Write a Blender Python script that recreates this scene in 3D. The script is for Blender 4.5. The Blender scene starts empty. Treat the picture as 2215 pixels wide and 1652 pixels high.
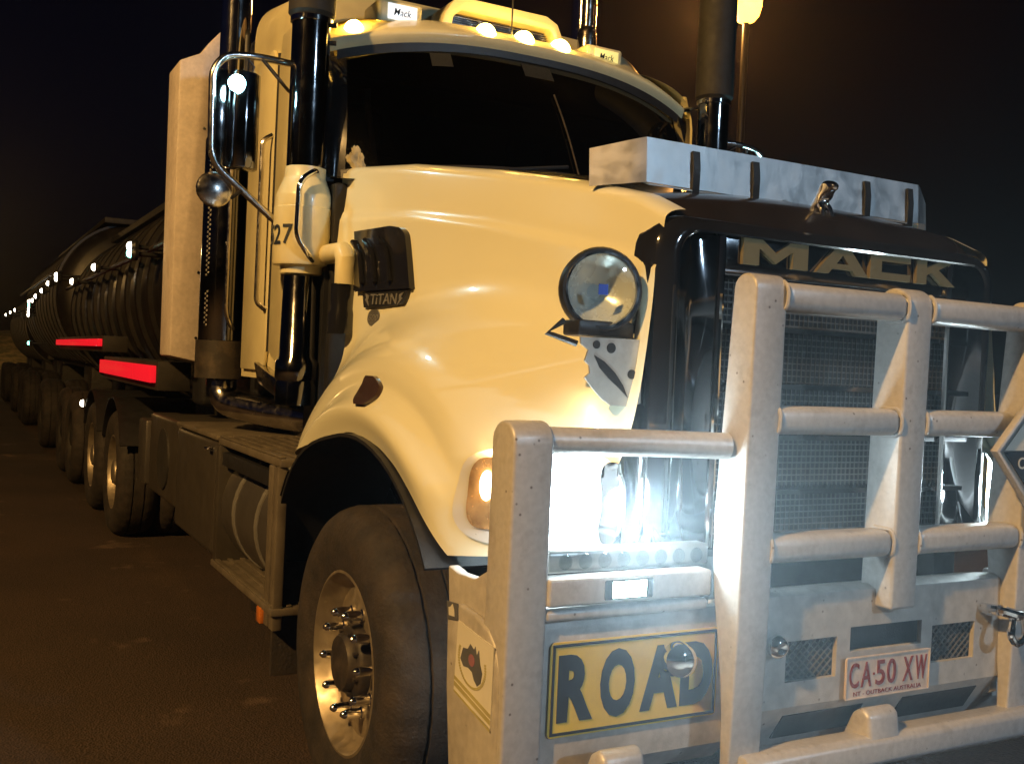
import bpy, bmesh, math, random
from mathutils import Vector, Matrix
import numpy as np
random.seed(7)
R = math.radians
sc = bpy.context.scene
COL = sc.collection

# ------------------------------------------------------------------ camera
cam_data = bpy.data.cameras.new('camera')
cam = bpy.data.objects.new('camera', cam_data); COL.objects.link(cam)
sc.camera = cam
TH, PITCH, ROLL = R(28.3), R(.82), R(2.6)
d0 = Vector((-math.cos(TH), math.sin(TH), 0)); up = Vector((0, 0, 1)); r0 = d0.cross(up)
d1 = d0*math.cos(PITCH) - up*math.sin(PITCH); u1 = r0.cross(d1)
cr = r0*math.cos(ROLL) + u1*math.sin(ROLL); cu = cr.cross(d1)
m = Matrix((cr, cu, -d1)).transposed().to_4x4(); m.translation = Vector((3.32, -2.35, 1.53))
cam.matrix_world = m
cam_data.sensor_width = 36.0; cam_data.lens = 36.0*2240/2215
cam_data.clip_start = .05; cam_data.clip_end = 600

# ------------------------------------------------------------------ night sky, exposure
w = bpy.data.worlds.new('World'); sc.world = w; w.use_nodes = True
nt = w.node_tree; bg = nt.nodes['Background']
sky = nt.nodes.new('ShaderNodeTexSky'); sky.sky_type = 'NISHITA'; sky.sun_disc = False
sky.sun_elevation = R(-4.0); sky.sun_rotation = R(200)
tint = nt.nodes.new('ShaderNodeMix'); tint.data_type = 'RGBA'; tint.blend_type = 'MULTIPLY'; tint.inputs[0].default_value = 1; tint.inputs[7].default_value = (.55, .6, 1.5, 1)
nt.links.new(sky.outputs[0], tint.inputs[6]); nt.links.new(tint.outputs[2], bg.inputs[0]); bg.inputs[1].default_value = .06
sc.view_settings.view_transform = 'Standard'; sc.view_settings.look = 'None'
sc.view_settings.exposure = 0; sc.view_settings.gamma = 1
sc.view_settings.use_curve_mapping = False
sc.cycles.use_denoising = True
sc.cycles.max_bounces = 8; sc.cycles.transparent_max_bounces = 12
sc.cycles.sample_clamp_indirect = 6.0
sc.cycles.caustics_reflective = False; sc.cycles.caustics_refractive = False

SODIUM = (1.0, .57, .18)
COOL = (.74, .93, 1.0)

# ------------------------------------------------------------------ materials
M = {}
def node_mat(name):
    mt = bpy.data.materials.new(name); mt.use_nodes = True
    M[name] = mt
    return mt, mt.node_tree, mt.node_tree.nodes['Principled BSDF']
def mat(name, col, rough=.5, metal=0., coat=0., var=.12, scale=6., bump=0., bscale=60., dirt=None, dscale=2.5, damt=.5, rvar=.12, spec=.5, lo=.45, hi=.75, specks=0.):
    """principled surface with uneven tone, uneven gloss, optional dirt patches and fine relief"""
    mt, nt, bs = node_mat(name)
    N = nt.nodes.new; L = nt.links.new
    tc = N('ShaderNodeTexCoord')
    n1 = N('ShaderNodeTexNoise'); n1.inputs['Scale'].default_value = scale; n1.inputs['Detail'].default_value = 6
    L(tc.outputs['Object'], n1.inputs['Vector'])
    mp = N('ShaderNodeMapRange'); mp.inputs[1].default_value = .3; mp.inputs[2].default_value = .7
    mp.inputs[3].default_value = 1-var; mp.inputs[4].default_value = 1+var*.6
    L(n1.outputs['Fac'], mp.inputs[0])
    mx = N('ShaderNodeMix'); mx.data_type = 'RGBA'; mx.blend_type = 'MULTIPLY'; mx.inputs[0].default_value = 1
    mx.inputs[6].default_value = (*col, 1)
    L(mp.outputs[0], mx.inputs[7])
    out = mx.outputs[2]
    if dirt:
        n2 = N('ShaderNodeTexNoise'); n2.inputs['Scale'].default_value = dscale; n2.inputs['Detail'].default_value = 8; n2.inputs['Roughness'].default_value = .65
        L(tc.outputs['Object'], n2.inputs['Vector'])
        m2 = N('ShaderNodeMapRange'); m2.inputs[1].default_value = lo; m2.inputs[2].default_value = hi; m2.inputs[4].default_value = damt
        L(n2.outputs['Fac'], m2.inputs[0])
        mx2 = N('ShaderNodeMix'); mx2.data_type = 'RGBA'; mx2.inputs[7].default_value = (*dirt, 1)
        L(m2.outputs[0], mx2.inputs[0]); L(out, mx2.inputs[6]); out = mx2.outputs[2]
    if specks:
        vo = N('ShaderNodeTexVoronoi'); vo.inputs['Scale'].default_value = specks; L(tc.outputs['Object'], vo.inputs['Vector'])
        th = N('ShaderNodeMapRange'); th.inputs[1].default_value = .06; th.inputs[2].default_value = .16; th.inputs[3].default_value = 1; th.inputs[4].default_value = 0
        L(vo.outputs['Distance'], th.inputs[0])
        sel = N('ShaderNodeSeparateColor'); L(vo.outputs['Color'], sel.inputs[0])
        gt = N('ShaderNodeMath'); gt.operation = 'GREATER_THAN'; gt.inputs[1].default_value = .86; L(sel.outputs[0], gt.inputs[0])
        ml = N('ShaderNodeMath'); ml.operation = 'MULTIPLY'; L(th.outputs[0], ml.inputs[0]); L(gt.outputs[0], ml.inputs[1])
        m3 = N('ShaderNodeMath'); m3.operation = 'MULTIPLY'; m3.inputs[1].default_value = .75; L(ml.outputs[0], m3.inputs[0])
        mx4 = N('ShaderNodeMix'); mx4.data_type = 'RGBA'; mx4.inputs[7].default_value = (.07, .05, .035, 1)
        L(m3.outputs[0], mx4.inputs[0]); L(out, mx4.inputs[6]); out = mx4.outputs[2]
    L(out, bs.inputs['Base Color'])
    mr = N('ShaderNodeMapRange'); mr.inputs[1].default_value = .3; mr.inputs[2].default_value = .7
    mr.inputs[3].default_value = max(.02, rough*(1-rvar)); mr.inputs[4].default_value = min(1, rough*(1+rvar))
    n3 = N('ShaderNodeTexNoise'); n3.inputs['Scale'].default_value = scale*2.3; n3.inputs['Detail'].default_value = 5
    L(tc.outputs['Object'], n3.inputs['Vector']); L(n3.outputs['Fac'], mr.inputs[0]); L(mr.outputs[0], bs.inputs['Roughness'])
    bs.inputs['Metallic'].default_value = metal
    bs.inputs['Specular IOR Level'].default_value = spec
    bs.inputs['Coat Weight'].default_value = coat; bs.inputs['Coat Roughness'].default_value = .06
    if bump:
        nb = N('ShaderNodeTexNoise'); nb.inputs['Scale'].default_value = bscale; nb.inputs['Detail'].default_value = 4
        L(tc.outputs['Object'], nb.inputs['Vector'])
        b = N('ShaderNodeBump'); b.inputs['Strength'].default_value = bump; b.inputs['Distance'].default_value = .01
        L(nb.outputs['Fac'], b.inputs['Height']); L(b.outputs[0], bs.inputs['Normal'])
    return mt
def emit(name, col, strength, base=(.6, .6, .6)):
    mt, nt, bs = node_mat(name)
    bs.inputs['Base Color'].default_value = (*base, 1); bs.inputs['Roughness'].default_value = .15
    bs.inputs['Emission Color'].default_value = (*col, 1); bs.inputs['Emission Strength'].default_value = strength
    return mt
def pane(name, tint, refl=1.45):
    mt = bpy.data.materials.new(name); mt.use_nodes = True; M[name] = mt
    nt = mt.node_tree; nt.nodes.clear(); N = nt.nodes.new; L = nt.links.new
    o = N('ShaderNodeOutputMaterial'); t = N('ShaderNodeBsdfTransparent'); t.inputs[0].default_value = (*tint, 1)
    g = N('ShaderNodeBsdfGlossy'); g.inputs['Roughness'].default_value = .03
    f = N('ShaderNodeLayerWeight'); f.inputs[0].default_value = .5
    pw = N('ShaderNodeMath'); pw.operation = 'POWER'; pw.inputs[1].default_value = 4; L(f.outputs['Facing'], pw.inputs[0])
    ma_ = N('ShaderNodeMath'); ma_.operation = 'MULTIPLY_ADD'; ma_.inputs[1].default_value = .8; ma_.inputs[2].default_value = .045; L(pw.outputs[0], ma_.inputs[0])
    x = N('ShaderNodeMixShader'); L(ma_.outputs[0], x.inputs[0]); L(t.outputs[0], x.inputs[1]); L(g.outputs[0], x.inputs[2]); L(x.outputs[0], o.inputs[0])
    return mt
mat('cream_paint', (.80, .79, .62), .26, 0, .6, .025, 1.2, rvar=.02)
mat('cab_paint', (.84, .76, .46), .32, 0, .4, .07, 3, dirt=(.35, .27, .18), dscale=4, damt=.3)
mat('panel_paint', (.76, .66, .58), .5, 0, 0, .1, 40, dirt=(.3, .24, .2), dscale=8, damt=.35, bump=.12, bscale=300)
mat('bar_paint', (.55, .53, .515), .4, .2, 0, .10, 60, dirt=(.20, .17, .14), dscale=14, damt=.4, lo=.55, bump=.08, bscale=400, specks=34)
mat('bumper_paint', (.52, .49, .45), .45, .15, 0, .14, 30, dirt=(.17, .145, .12), dscale=6, damt=.5, lo=.5, bump=.1, bscale=300, specks=30)
mat('chrome', (.78, .78, .78), .07, 1, 0, .05, 8, rvar=.5)
mat('worn_chrome', (.62, .60, .58), .2, 1, 0, .15, 14, dirt=(.2, .16, .12), dscale=10, damt=.5, rvar=.4)
mat('dark_chrome', (.22, .22, .23), .10, 1, 0, .1, 8, rvar=.4)
mat('black_gloss', (.012, .012, .014), .12, 0, .8, .2, 10)
mat('black_plastic', (.018, .018, .02), .42, 0, 0, .25, 18, bump=.1, bscale=200)
mat('black_hood', (.02, .015, .012), .2, 0, .5, .25, 6)
mat('rubber', (.020, .017, .016), .8, 0, 0, .3, 20, dirt=(.075, .055, .042), dscale=7, damt=.6, lo=.4, bump=.35, bscale=90)
mat('alloy', (.46, .40, .31), .48, .8, 0, .15, 10, dirt=(.25, .17, .09), dscale=12, damt=.5, rvar=.3)
mat('hub_iron', (.04, .034, .03), .55, .3, 0, .25, 18, dirt=(.16, .12, .08), damt=.5, dscale=14)
mat('steel_plate', (.48, .47, .44), .4, .7, 0, .12, 14, dirt=(.2, .17, .14), dscale=12, damt=.4)
mat('stainless', (.72, .72, .72), .46, 1, 0, .10, 9, dirt=(.55, .57, .60), dscale=40, damt=.25, lo=.45, hi=.8, rvar=.2, bump=.05, bscale=30)
mat('chassis_black', (.02, .018, .016), .7, .1, 0, .3, 12, dirt=(.06, .045, .03), damt=.5)
mat('tank_alloy', (.13, .12, .11), .35, .6, 0, .15, 6, dirt=(.06, .05, .04), damt=.5)
mat('tread_alloy', (.20, .17, .13), .5, .4, 0, .18, 12, dirt=(.07, .055, .035), dscale=9, damt=.6)
mat('toolbox_paint', (.065, .057, .047), .45, .3, 0, .15, 8, dirt=(.04, .03, .02), damt=.5)
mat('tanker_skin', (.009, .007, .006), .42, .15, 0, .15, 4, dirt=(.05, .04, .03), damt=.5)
mat('brass_letter', (.22, .17, .075), .55, .4, 0, .15, 20, dirt=(.12, .1, .05), dscale=20, damt=.4)
mat('sign_yellow', (.86, .62, .09), .45, 0, 0, .08, 8, dirt=(.55, .36, .08), dscale=9, damt=.4)
mat('sign_black', (.022, .030, .045), .45, 0, 0, .2, 8)
mat('plate_white', (.72, .60, .50), .4, 0, 0, .10, 20, dirt=(.35, .25, .18), dscale=30, damt=.5)
mat('plate_red', (.26, .035, .02), .4, 0, 0, .15, 20)
mat('decal_white', (.72, .70, .62), .45, 0, 0, .1, 10, dirt=(.4, .36, .28), damt=.4)
mat('decal_khaki', (.42, .38, .16), .5, 0, 0, .15, 12)
mat('decal_grey', (.10, .10, .10), .5, 0, 0, .2, 12)
mat('decal_red', (.30, .12, .13), .5, 0, 0, .2, 12)
mat('amber_plastic', (.55, .16, .02), .25, 0, .4, .1, 10)
mat('smoke_plastic', (.05, .028, .022), .2, 0, .5, .1, 10)
mat('cloth', (.42, .37, .24), .9, 0, 0, .35, 22, bump=.5, bscale=30)
mat('seat_fabric', (.03, .028, .03), .9, 0, 0, .2, 20)
mat('paper', (.32, .29, .25), .8, 0, 0, .1, 10)
mat('pole_steel', (.30, .30, .30), .5, .6, 0, .1, 6)
mat('reflector_bowl', (.78, .80, .76), .26, .25, 0, .08, 12, rvar=.3, bump=.10, bscale=18)
mat('mesh_wire', (.16, .15, .135), .45, .6, 0, .15, 20)
mat('blue_badge', (.03, .08, .5), .35, 0, 0, .1, 10)
pane('windscreen_glass', (.06, .055, .055))
pane('lamp_glass', (.86, .9, .9))
emit('head_light', COOL, 45)
emit('head_glow', COOL, 7)
emit('position_light', (1.0, .72, .40), 12, (.8, .6, .4))
mat('amber_reflector', (.80, .50, .22), .22, .5, .6, .5, 14, dirt=(.12, .05, .02), dscale=16, damt=.7, rvar=.4)
mat('satin_bezel', (.82, .82, .80), .3, .35, .3, .04, 10)
emit('led_light', (.72, 1.0, .92), 26)
emit('mirror_glint_glow', (.45, .92, 1.0), 120)
emit('roof_amber', (1.0, .56, .09), 90)
emit('box_white', (.92, .95, 1.0), 1.0)
emit('box_yellow', (1.0, .80, .12), .75)
emit('red_lamp', (1.0, .012, .025), .72, (.4, .01, .02))
emit('marker_white', (1.0, .86, .66), 14)
emit('marker_green', (.25, 1.0, .72), 7)
emit('sodium_bowl', (1.0, .46, .06), 7)

# ------------------------------------------------------------------ mesh helpers
def merge(bm, tmp):
    me = bpy.data.meshes.new('t'); tmp.to_mesh(me); tmp.free(); bm.from_mesh(me); bpy.data.meshes.remove(me)
def box(bm, x0, x1, y0, y1, z0, z1, bev=0., seg=2, mtx=None):
    t = bmesh.new(); bmesh.ops.create_cube(t, size=1)
    for v in t.verts:
        v.co = Vector(((x0+x1)/2+v.co.x*(x1-x0), (y0+y1)/2+v.co.y*(y1-y0), (z0+z1)/2+v.co.z*(z1-z0)))
    if bev: bmesh.ops.bevel(t, geom=t.edges[:], offset=bev, segments=seg, profile=.5, affect='EDGES')
    if mtx: bmesh.ops.transform(t, matrix=mtx, verts=t.verts)
    merge(bm, t); return bm
def prism(bm, pts, axis, a, b, bev=0., seg=2, mtx=None):
    """polygon in the two other axes (in xyz order) swept along axis from a to b"""
    t = bmesh.new(); k = 'xyz'.index(axis)
    def P(p, c):
        q = [p[0], p[1]]; q.insert(k, c); return Vector(q)
    va = [t.verts.new(P(p, a)) for p in pts]; vb = [t.verts.new(P(p, b)) for p in pts]
    n = len(pts); t.faces.new(va); t.faces.new(vb[::-1])
    for i in range(n): t.faces.new((va[i], vb[i], vb[(i+1) % n], va[(i+1) % n]))
    bmesh.ops.recalc_face_normals(t, faces=t.faces)
    if bev: bmesh.ops.bevel(t, geom=t.edges[:], offset=bev, segments=seg, profile=.5, affect='EDGES', clamp_overlap=True)
    if mtx: bmesh.ops.transform(t, matrix=mtx, verts=t.verts)
    merge(bm, t); return bm
def fillet(pts, rad, n=6):
    pts = [Vector(p) for p in pts]; out = [pts[0]]
    for i in range(1, len(pts)-1):
        p = pts[i]; a = pts[i-1]-p; b = pts[i+1]-p
        d = min(rad, a.length*.49, b.length*.49); A = p+a.normalized()*d; B = p+b.normalized()*d
        for j in range(n+1):
            t = j/n; out.append(A*(1-t)**2+p*2*t*(1-t)+B*t*t)
    out.append(pts[-1]); return out
def tube(bm, pts, r, seg=12, rad=0., flat=1., closed=False):
    if rad: pts = fillet(pts, rad)
    pts = [Vector(p) for p in pts]; n = len(pts); rings = []; nrm = None
    for i, p in enumerate(pts):
        a = pts[i-1] if (i or closed) else p; b = pts[(i+1) % n] if (i < n-1 or closed) else p
        t = (b-a).normalized()
        if nrm is None:
            h = Vector((0, 0, 1)) if abs(t.z) < .9 else Vector((1, 0, 0)); nrm = (h-t*h.dot(t)).normalized()
        else: nrm = (nrm-t*nrm.dot(t)).normalized()
        bi = t.cross(nrm); rr = r[i] if isinstance(r, (list, tuple)) else r
        rings.append([bm.verts.new(p+(nrm*math.cos(2*math.pi*j/seg)*flat+bi*math.sin(2*math.pi*j/seg))*rr) for j in range(seg)])
    for i in range(n if closed else n-1):
        A = rings[i]; B = rings[(i+1) % n]
        for j in range(seg): bm.faces.new((A[j], A[(j+1) % seg], B[(j+1) % seg], B[j]))
    if not closed: bm.faces.new(rings[0][::-1]); bm.faces.new(rings[-1])
    return bm
def lathe(bm, prof, o, ax, seg=32, cap=True):
    """prof: (radius, height along ax) from o"""
    o = Vector(o); ax = Vector(ax).normalized(); h = Vector((0, 0, 1)) if abs(ax.z) < .9 else Vector((1, 0, 0))
    e1 = (h-ax*h.dot(ax)).normalized(); e2 = ax.cross(e1); rings = []
    for r, z in prof:
        rings.append([bm.verts.new(o+ax*z+(e1*math.cos(2*math.pi*j/seg)+e2*math.sin(2*math.pi*j/seg))*max(r, 1e-4)) for j in range(seg)])
    for A, B in zip(rings, rings[1:]):
        for j in range(seg): bm.faces.new((A[j], A[(j+1) % seg], B[(j+1) % seg], B[j]))
    if cap: bm.faces.new(rings[0][::-1]); bm.faces.new(rings[-1])
    return bm
def grid(bm, f, nu, nv, thick=None):
    """sheet from f(u,v); thick = offset vector function for a back skin"""
    V = [[bm.verts.new(f(i/(nu-1), j/(nv-1))) for j in range(nv)] for i in range(nu)]
    for i in range(nu-1):
        for j in range(nv-1): bm.faces.new((V[i][j], V[i+1][j], V[i+1][j+1], V[i][j+1]))
    return V
def solid(bm, d):
    """give an open sheet thickness d (inwards)"""
    bmesh.ops.recalc_face_normals(bm, faces=bm.faces)
    g = bmesh.ops.solidify(bm, geom=bm.faces[:], thickness=d)
    return bm
BASE = {}
def obj(name, bm, material, parent=None, label=None, kind=None, sharp=35, fix=True, me=None, loc=None):
    if me is None:
        me = bpy.data.meshes.new(name)
        if fix: bmesh.ops.recalc_face_normals(bm, faces=bm.faces)
        bm.to_mesh(me); bm.free()
        me.polygons.foreach_set('use_smooth', [True]*len(me.polygons)); me.set_sharp_from_angle(angle=R(sharp))
        me.materials.append(M[material])
    o = bpy.data.objects.new(name, me); COL.objects.link(o)
    if parent:
        o.parent = parent
        if parent.type == 'EMPTY': o.location = -Vector(BASE.get(parent.name, (0, 0, 0)))
    if loc is not None: o.location = o.location+Vector(loc)
    if label: o['label'] = label
    if kind: o['kind'] = kind
    return o
def thing(name, label, cat, base=(0, 0, 0), group=None):
    o = bpy.data.objects.new(name, None); COL.objects.link(o); o.location = base; BASE[o.name] = base
    o.empty_display_size = .2; o['label'] = label; o['category'] = cat
    if group: o['group'] = group
    return o
def frame(o, x, y):
    x = Vector(x).normalized(); y = Vector(y); y = (y-x*y.dot(x)).normalized(); z = x.cross(y)
    mm = Matrix((x, y, z)).transposed().to_4x4(); mm.translation = Vector(o); return mm
def text_bm(s, height, width, mtx, depth=.002, bold=0., shear=0.):
    """lettering as geometry, scaled to width x height, centred on mtx"""
    cu = bpy.data.curves.new('t', 'FONT'); cu.body = s; cu.size = 1; cu.align_x = 'CENTER'; cu.extrude = .02; cu.offset = bold; cu.shear = shear; cu.resolution_u = 4
    o = bpy.data.objects.new('t', cu); COL.objects.link(o); dg = bpy.context.evaluated_depsgraph_get()
    me = bpy.data.meshes.new_from_object(o.evaluated_get(dg)); bpy.data.objects.remove(o); bpy.data.curves.remove(cu)
    co = np.array([v.co[:] for v in me.vertices]); lo = co.min(0); hi = co.max(0); bm = bmesh.new(); bm.from_mesh(me); bpy.data.meshes.remove(me)
    for v in bm.verts:
        v.co = Vector(((v.co.x-(lo[0]+hi[0])/2)/(hi[0]-lo[0])*width, (v.co.y-(lo[1]+hi[1])/2)/(hi[1]-lo[1])*height, depth if v.co.z > 0 else 0))
    bmesh.ops.transform(bm, matrix=mtx, verts=bm.verts); return bm
def poly_bm(bm, pts, mtx, depth=.002):
    prism(bm, pts, 'z', 0, depth, mtx=mtx); return bm
FRONT = lambda x, y, z: frame((x, y, z), (0, 1, 0), (0, 0, 1))      # faces +X
SIDE = lambda x, y, z: frame((x, y, z), (1, 0, 0), (0, 0, 1))       # faces -Y
def lerp(xs, ys): return lambda x: float(np.interp(x, xs, ys))
def sstep(a, b, x):
    t = min(1, max(0, (x-a)/(b-a))); return t*t*(3-2*t)
def smax(a, b, k):
    h = max(k-abs(a-b), 0)/k; return max(a, b)+h*h*k*.25
def smin(a, b, k): return -smax(-a, -b, k)
def rrect(w, h, r, n=4):
    out = []
    for cx, cy, a0 in ((w/2-r, h/2-r, 0), (-w/2+r, h/2-r, 90), (-w/2+r, -h/2+r, 180), (w/2-r, -h/2+r, 270)):
        for i in range(n+1):
            a = R(a0+90*i/n); out.append((cx+r*math.cos(a), cy+r*math.sin(a)))
    return out

# ------------------------------------------------------------------ ground
mt, nt, bs = node_mat('asphalt')
N = nt.nodes.new; L = nt.links.new
tc = N('ShaderNodeTexCoord')
def nz(s, det=6, rough=.6):
    n = N('ShaderNodeTexNoise'); n.inputs['Scale'].default_value = s; n.inputs['Detail'].default_value = det; n.inputs['Roughness'].default_value = rough
    L(tc.outputs['Object'], n.inputs['Vector']); return n
big = nz(.6, 5); fine = nz(45, 6, .75); patch = nz(2.2, 3)
ramp = N('ShaderNodeValToRGB'); ramp.color_ramp.elements[0].position = .3; ramp.color_ramp.elements[0].color = (.026, .0155, .0095, 1)
ramp.color_ramp.elements[1].position = .75; ramp.color_ramp.elements[1].color = (.060, .036, .022, 1)
L(big.outputs['Fac'], ramp.inputs[0])
mm1 = N('ShaderNodeMapRange'); mm1.inputs[1].default_value = .35; mm1.inputs[2].default_value = .7; mm1.inputs[3].default_value = .5; mm1.inputs[4].default_value = 1.7
L(fine.outputs['Fac'], mm1.inputs[0])
mx = N('ShaderNodeMix'); mx.data_type = 'RGBA'; mx.blend_type = 'MULTIPLY'; mx.inputs[0].default_value = 1
L(ramp.outputs[0], mx.inputs[6]); L(mm1.outputs[0], mx.inputs[7])
mm2 = N('ShaderNodeMapRange'); mm2.inputs[1].default_value = .63; mm2.inputs[2].default_value = .72; mm2.inputs[4].default_value = .7
L(patch.outputs['Fac'], mm2.inputs[0])
mx3 = N('ShaderNodeMix'); mx3.data_type = 'RGBA'; mx3.inputs[7].default_value = (.15, .10, .07, 1)
L(mm2.outputs[0], mx3.inputs[0]); L(mx.outputs[2], mx3.inputs[6]); L(mx3.outputs[2], bs.inputs['Base Color'])
bs.inputs['Roughness'].default_value = .85
bp = N('ShaderNodeBump'); bp.inputs['Strength'].default_value = .6; bp.inputs['Distance'].default_value = .012
vor = N('ShaderNodeTexVoronoi'); vor.inputs['Scale'].default_value = 110; L(tc.outputs['Object'], vor.inputs['Vector'])
L(vor.outputs['Distance'], bp.inputs['Height']); L(bp.outputs[0], bs.inputs['Normal'])
bm = bmesh.new(); grid(bm, lambda u, v: Vector((-420+u*520, -260+v*520, 0)), 14, 14)
obj('ground', bm, 'asphalt', kind='structure')
mat('sandy_earth', (.30, .22, .10), .95, 0, 0, .5, .7, dirt=(.05, .06, .02), dscale=1.5, damt=.8, lo=.4, hi=.6, bump=.6, bscale=3)
bm = bmesh.new(); grid(bm, lambda u, v: Vector((-65-14*u, -60+90*v, -.05+2.6*sstep(0, 1, u)+.25*math.sin(v*37)*u)), 12, 60)
obj('earth_bank', bm, 'sandy_earth', kind='structure')

# ================================================================== THE TRUCK
truck = thing('prime_mover_truck', 'cream white bonneted road train truck with silver bull bar and lit headlamps', 'truck')

# ---- hood and fender side skin: outward distance as a function of (x, z)
zcrease = lerp([-.95, -.28, .2, 1.0, 1.1], [2.13, 2.075, 2.0, 1.835, 1.81])
_zt = ([-.95, -.4, .16, .6, .9, 1.03], [2.32, 2.262, 2.168, 2.08, 2.005, 1.945])
ztop = lerp(*_zt)
_pe = np.array([.60, .74, .77, .80, .825, .845, .87, .91, .96, 1.0, 1.05, 1.12, 1.2, 1.4])
_py = np.array([1.165, 1.175, 1.188, 1.206, 1.216, 1.202, 1.158, 1.122, 1.115, 1.100, 1.052, .955, .82, .40])
_te = np.linspace(.6, 1.4, 161); _ty = np.interp(_te, _pe, _py)
for _ in range(4): _ty[1:-1] = (_ty[:-2]+2*_ty[1:-1]+_ty[2:])/4
def hood_w(x, z):
    wv = .69+.14*(1.02-x); t = z-zcrease(x)
    wv -= .016*sstep(-.015, .03, t)
    if t > 0: wv -= .10*t
    else: wv += .035*sstep(0, .4, -t)
    return wv
def fender_w(x, z):
    e = math.hypot((x-.05)/1.1, z-.54); p = float(np.interp(e, _te, _ty))
    x0 = .70-.62*max(0, z-1.27); s = (x-x0)/.07
    sp = .07*(math.log1p(math.exp(min(s, 40))))
    return smin(p, 1.215-1.42*sp, .08)
def skin(x, z): return smax(hood_w(x, z), fender_w(x, z), .22)
def skin_n(x, z):
    h = .004; dx = (skin(x+h, z)-skin(x-h, z))/(2*h); dz = (skin(x, z+h)-skin(x, z-h))/(2*h)
    return Vector((-dx, -1, -dz)).normalized()
def on_skin(x, z, off=0., s=1):
    p = Vector((x, -skin(x, z), z))+skin_n(x, z)*off
    return Vector((p.x, p.y*s, p.z))
def spline(pts):
    P = np.array(pts, float)
    def f(u):
        t = u*(len(P)-1); i = min(int(t), len(P)-2); t -= i
        a = P[max(i-1, 0)]; b = P[i]; c = P[i+1]; d = P[min(i+2, len(P)-1)]
        return .5*((2*b)+(c-a)*t+(2*a-5*b+4*c-d)*t*t+(3*b-a-3*c+d)*t**3)
    return f
KN = [(0, (-.62, 1.15), (-.775, 1.15)), (.08, (-.53, 1.18), (-.715, 1.45)), (.15, (-.46, 1.198), (-.69, 1.62)), (.22, (-.39, 1.215), (-.72, 1.80)), (.29, (-.33, 1.228), (-.86, 1.98)),
      (.36, (-.27, 1.242), (-.92, ztop(-.92))), (.5, (.0, 1.292), (-.2, ztop(-.2))), (.63, (.27, 1.263), (.45, ztop(.45))), (.75, (.42, 1.215), (1.02, ztop(1.02))),
      (.85, (.55, 1.145), (1.03, 1.6)), (.94, (.66, 1.06), (1.03, 1.25)), (1, (.72, 1.0), (1.0, 1.03))]
ku = [k[0] for k in KN]
def kin(u): return np.array([np.interp(u, ku, [k[1][i] for k in KN]) for i in (0, 1)])
def kout(u):
    x = np.interp(u, ku, [k[2][0] for k in KN]); z = np.interp(u, ku, [k[2][1] for k in KN])
    if .36 <= u <= .75: z = ztop(x)
    return np.array([x, z])
_L = np.array([kin(u) for u in np.linspace(0, 1, 181)])
for _ in range(30): _L[1:-1] = (_L[:-2]+2*_L[1:-1]+_L[2:])/4
def body_half(s):
    bm = bmesh.new(); nu, nv = 181, 84
    def f(u, v):
        a = _L[int(round(u*180))]; b = kout(u); vv = v
        p = a*(1-vv)+b*vv; q = on_skin(p[0], p[1])
        return Vector((q.x, q.y*s, q.z))
    V = grid(bm, f, nu, nv)
    # returned lip of the wheel arch, and the rear and front edges
    for edge in ([V[i][0] for i in range(nu)], V[0], V[-1]):
        E2 = [bm.verts.new(v.co+Vector((0, s*.05, 0))) for v in edge]
        for i in range(len(edge)-1): bm.faces.new((edge[i], edge[i+1], E2[i+1], E2[i]))
    # shoulder rolling over on to the top of the hood
    i0, i1 = 66, 135
    prev = [V[i][nv-1] for i in range(i0, i1+1)]
    for k in range(1, 7):
        a = k/6*math.pi/2; cur = []
        for i in range(i0, i1+1):
            b = V[i][nv-1].co; cur.append(bm.verts.new(Vector((b.x, b.y+s*.07*(1-math.cos(a)), b.z+.035*math.sin(a)))))
        for i in range(len(cur)-1): bm.faces.new((prev[i], prev[i+1], cur[i+1], cur[i]))
        prev = cur
    return bm
hood = obj('hood', body_half(1), 'cream_paint', truck, 'cream white bonnet with swelling front wheel arches', sharp=50)
obj('hood', body_half(-1), 'cream_paint', truck, 'far half of the cream white bonnet', sharp=50)
# black centre of the hood top, crowned
bm = bmesh.new()
def fcentre(u, v):
    x = -.92+u*1.95; yy = (v*2-1); ww = skin(x, ztop(x))-.066
    z = ztop(x)+.034+.035*(1-yy*yy)-.0
    if u > .94: z -= .06*((u-.94)/.06)**2
    return Vector((x, yy*ww, z))
grid(bm, fcentre, 60, 25); obj('hood_centre_panel', bm, 'black_hood', truck, 'glossy black centre panel along the top of the bonnet')
bm = bmesh.new(); box(bm, -.95, .95, -.6, .6, 1.2, 1.95); obj('engine_bay_core', bm, 'chassis_black', truck)

# ---- hood side vent with three swept fins, badge plate, round badge, side repeater
def patch(bm, xs, zs, off, back=0., s=1, nu=10, nv=8):
    """rounded-corner-free patch of the side skin lifted by off; xs(z-param), zs ranges"""
    def f(u, v):
        z = zs[0]+v*(zs[1]-zs[0]); x0, x1 = xs(v); x = x0+u*(x1-x0); return on_skin(x, z, off, s)
    V = grid(bm, f, nu, nv)
    ring = [V[i][0] for i in range(nu)]+[V[-1][j] for j in range(1, nv)]+[V[i][-1] for i in range(nu-2, -1, -1)]+[V[0][j] for j in range(nv-2, 0, -1)]
    R2 = []
    for v in ring:
        R2.append(bm.verts.new(v.co+Vector((0, s*(off-back), 0))))
    n = len(ring)
    for i in range(n): bm.faces.new((ring[i], ring[(i+1) % n], R2[(i+1) % n], R2[i]))
    return bm
bm = bmesh.new()
def vx(v):
    e = 0 if v < .8 else .10*(1-math.sqrt(max(0, 1-((v-.8)/.2)**2)))
    return (-.60-.08*v, -.185-.11*v-e)
patch(bm, vx, (1.797, 2.045), .022, -.02, nu=24, nv=24)
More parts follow.
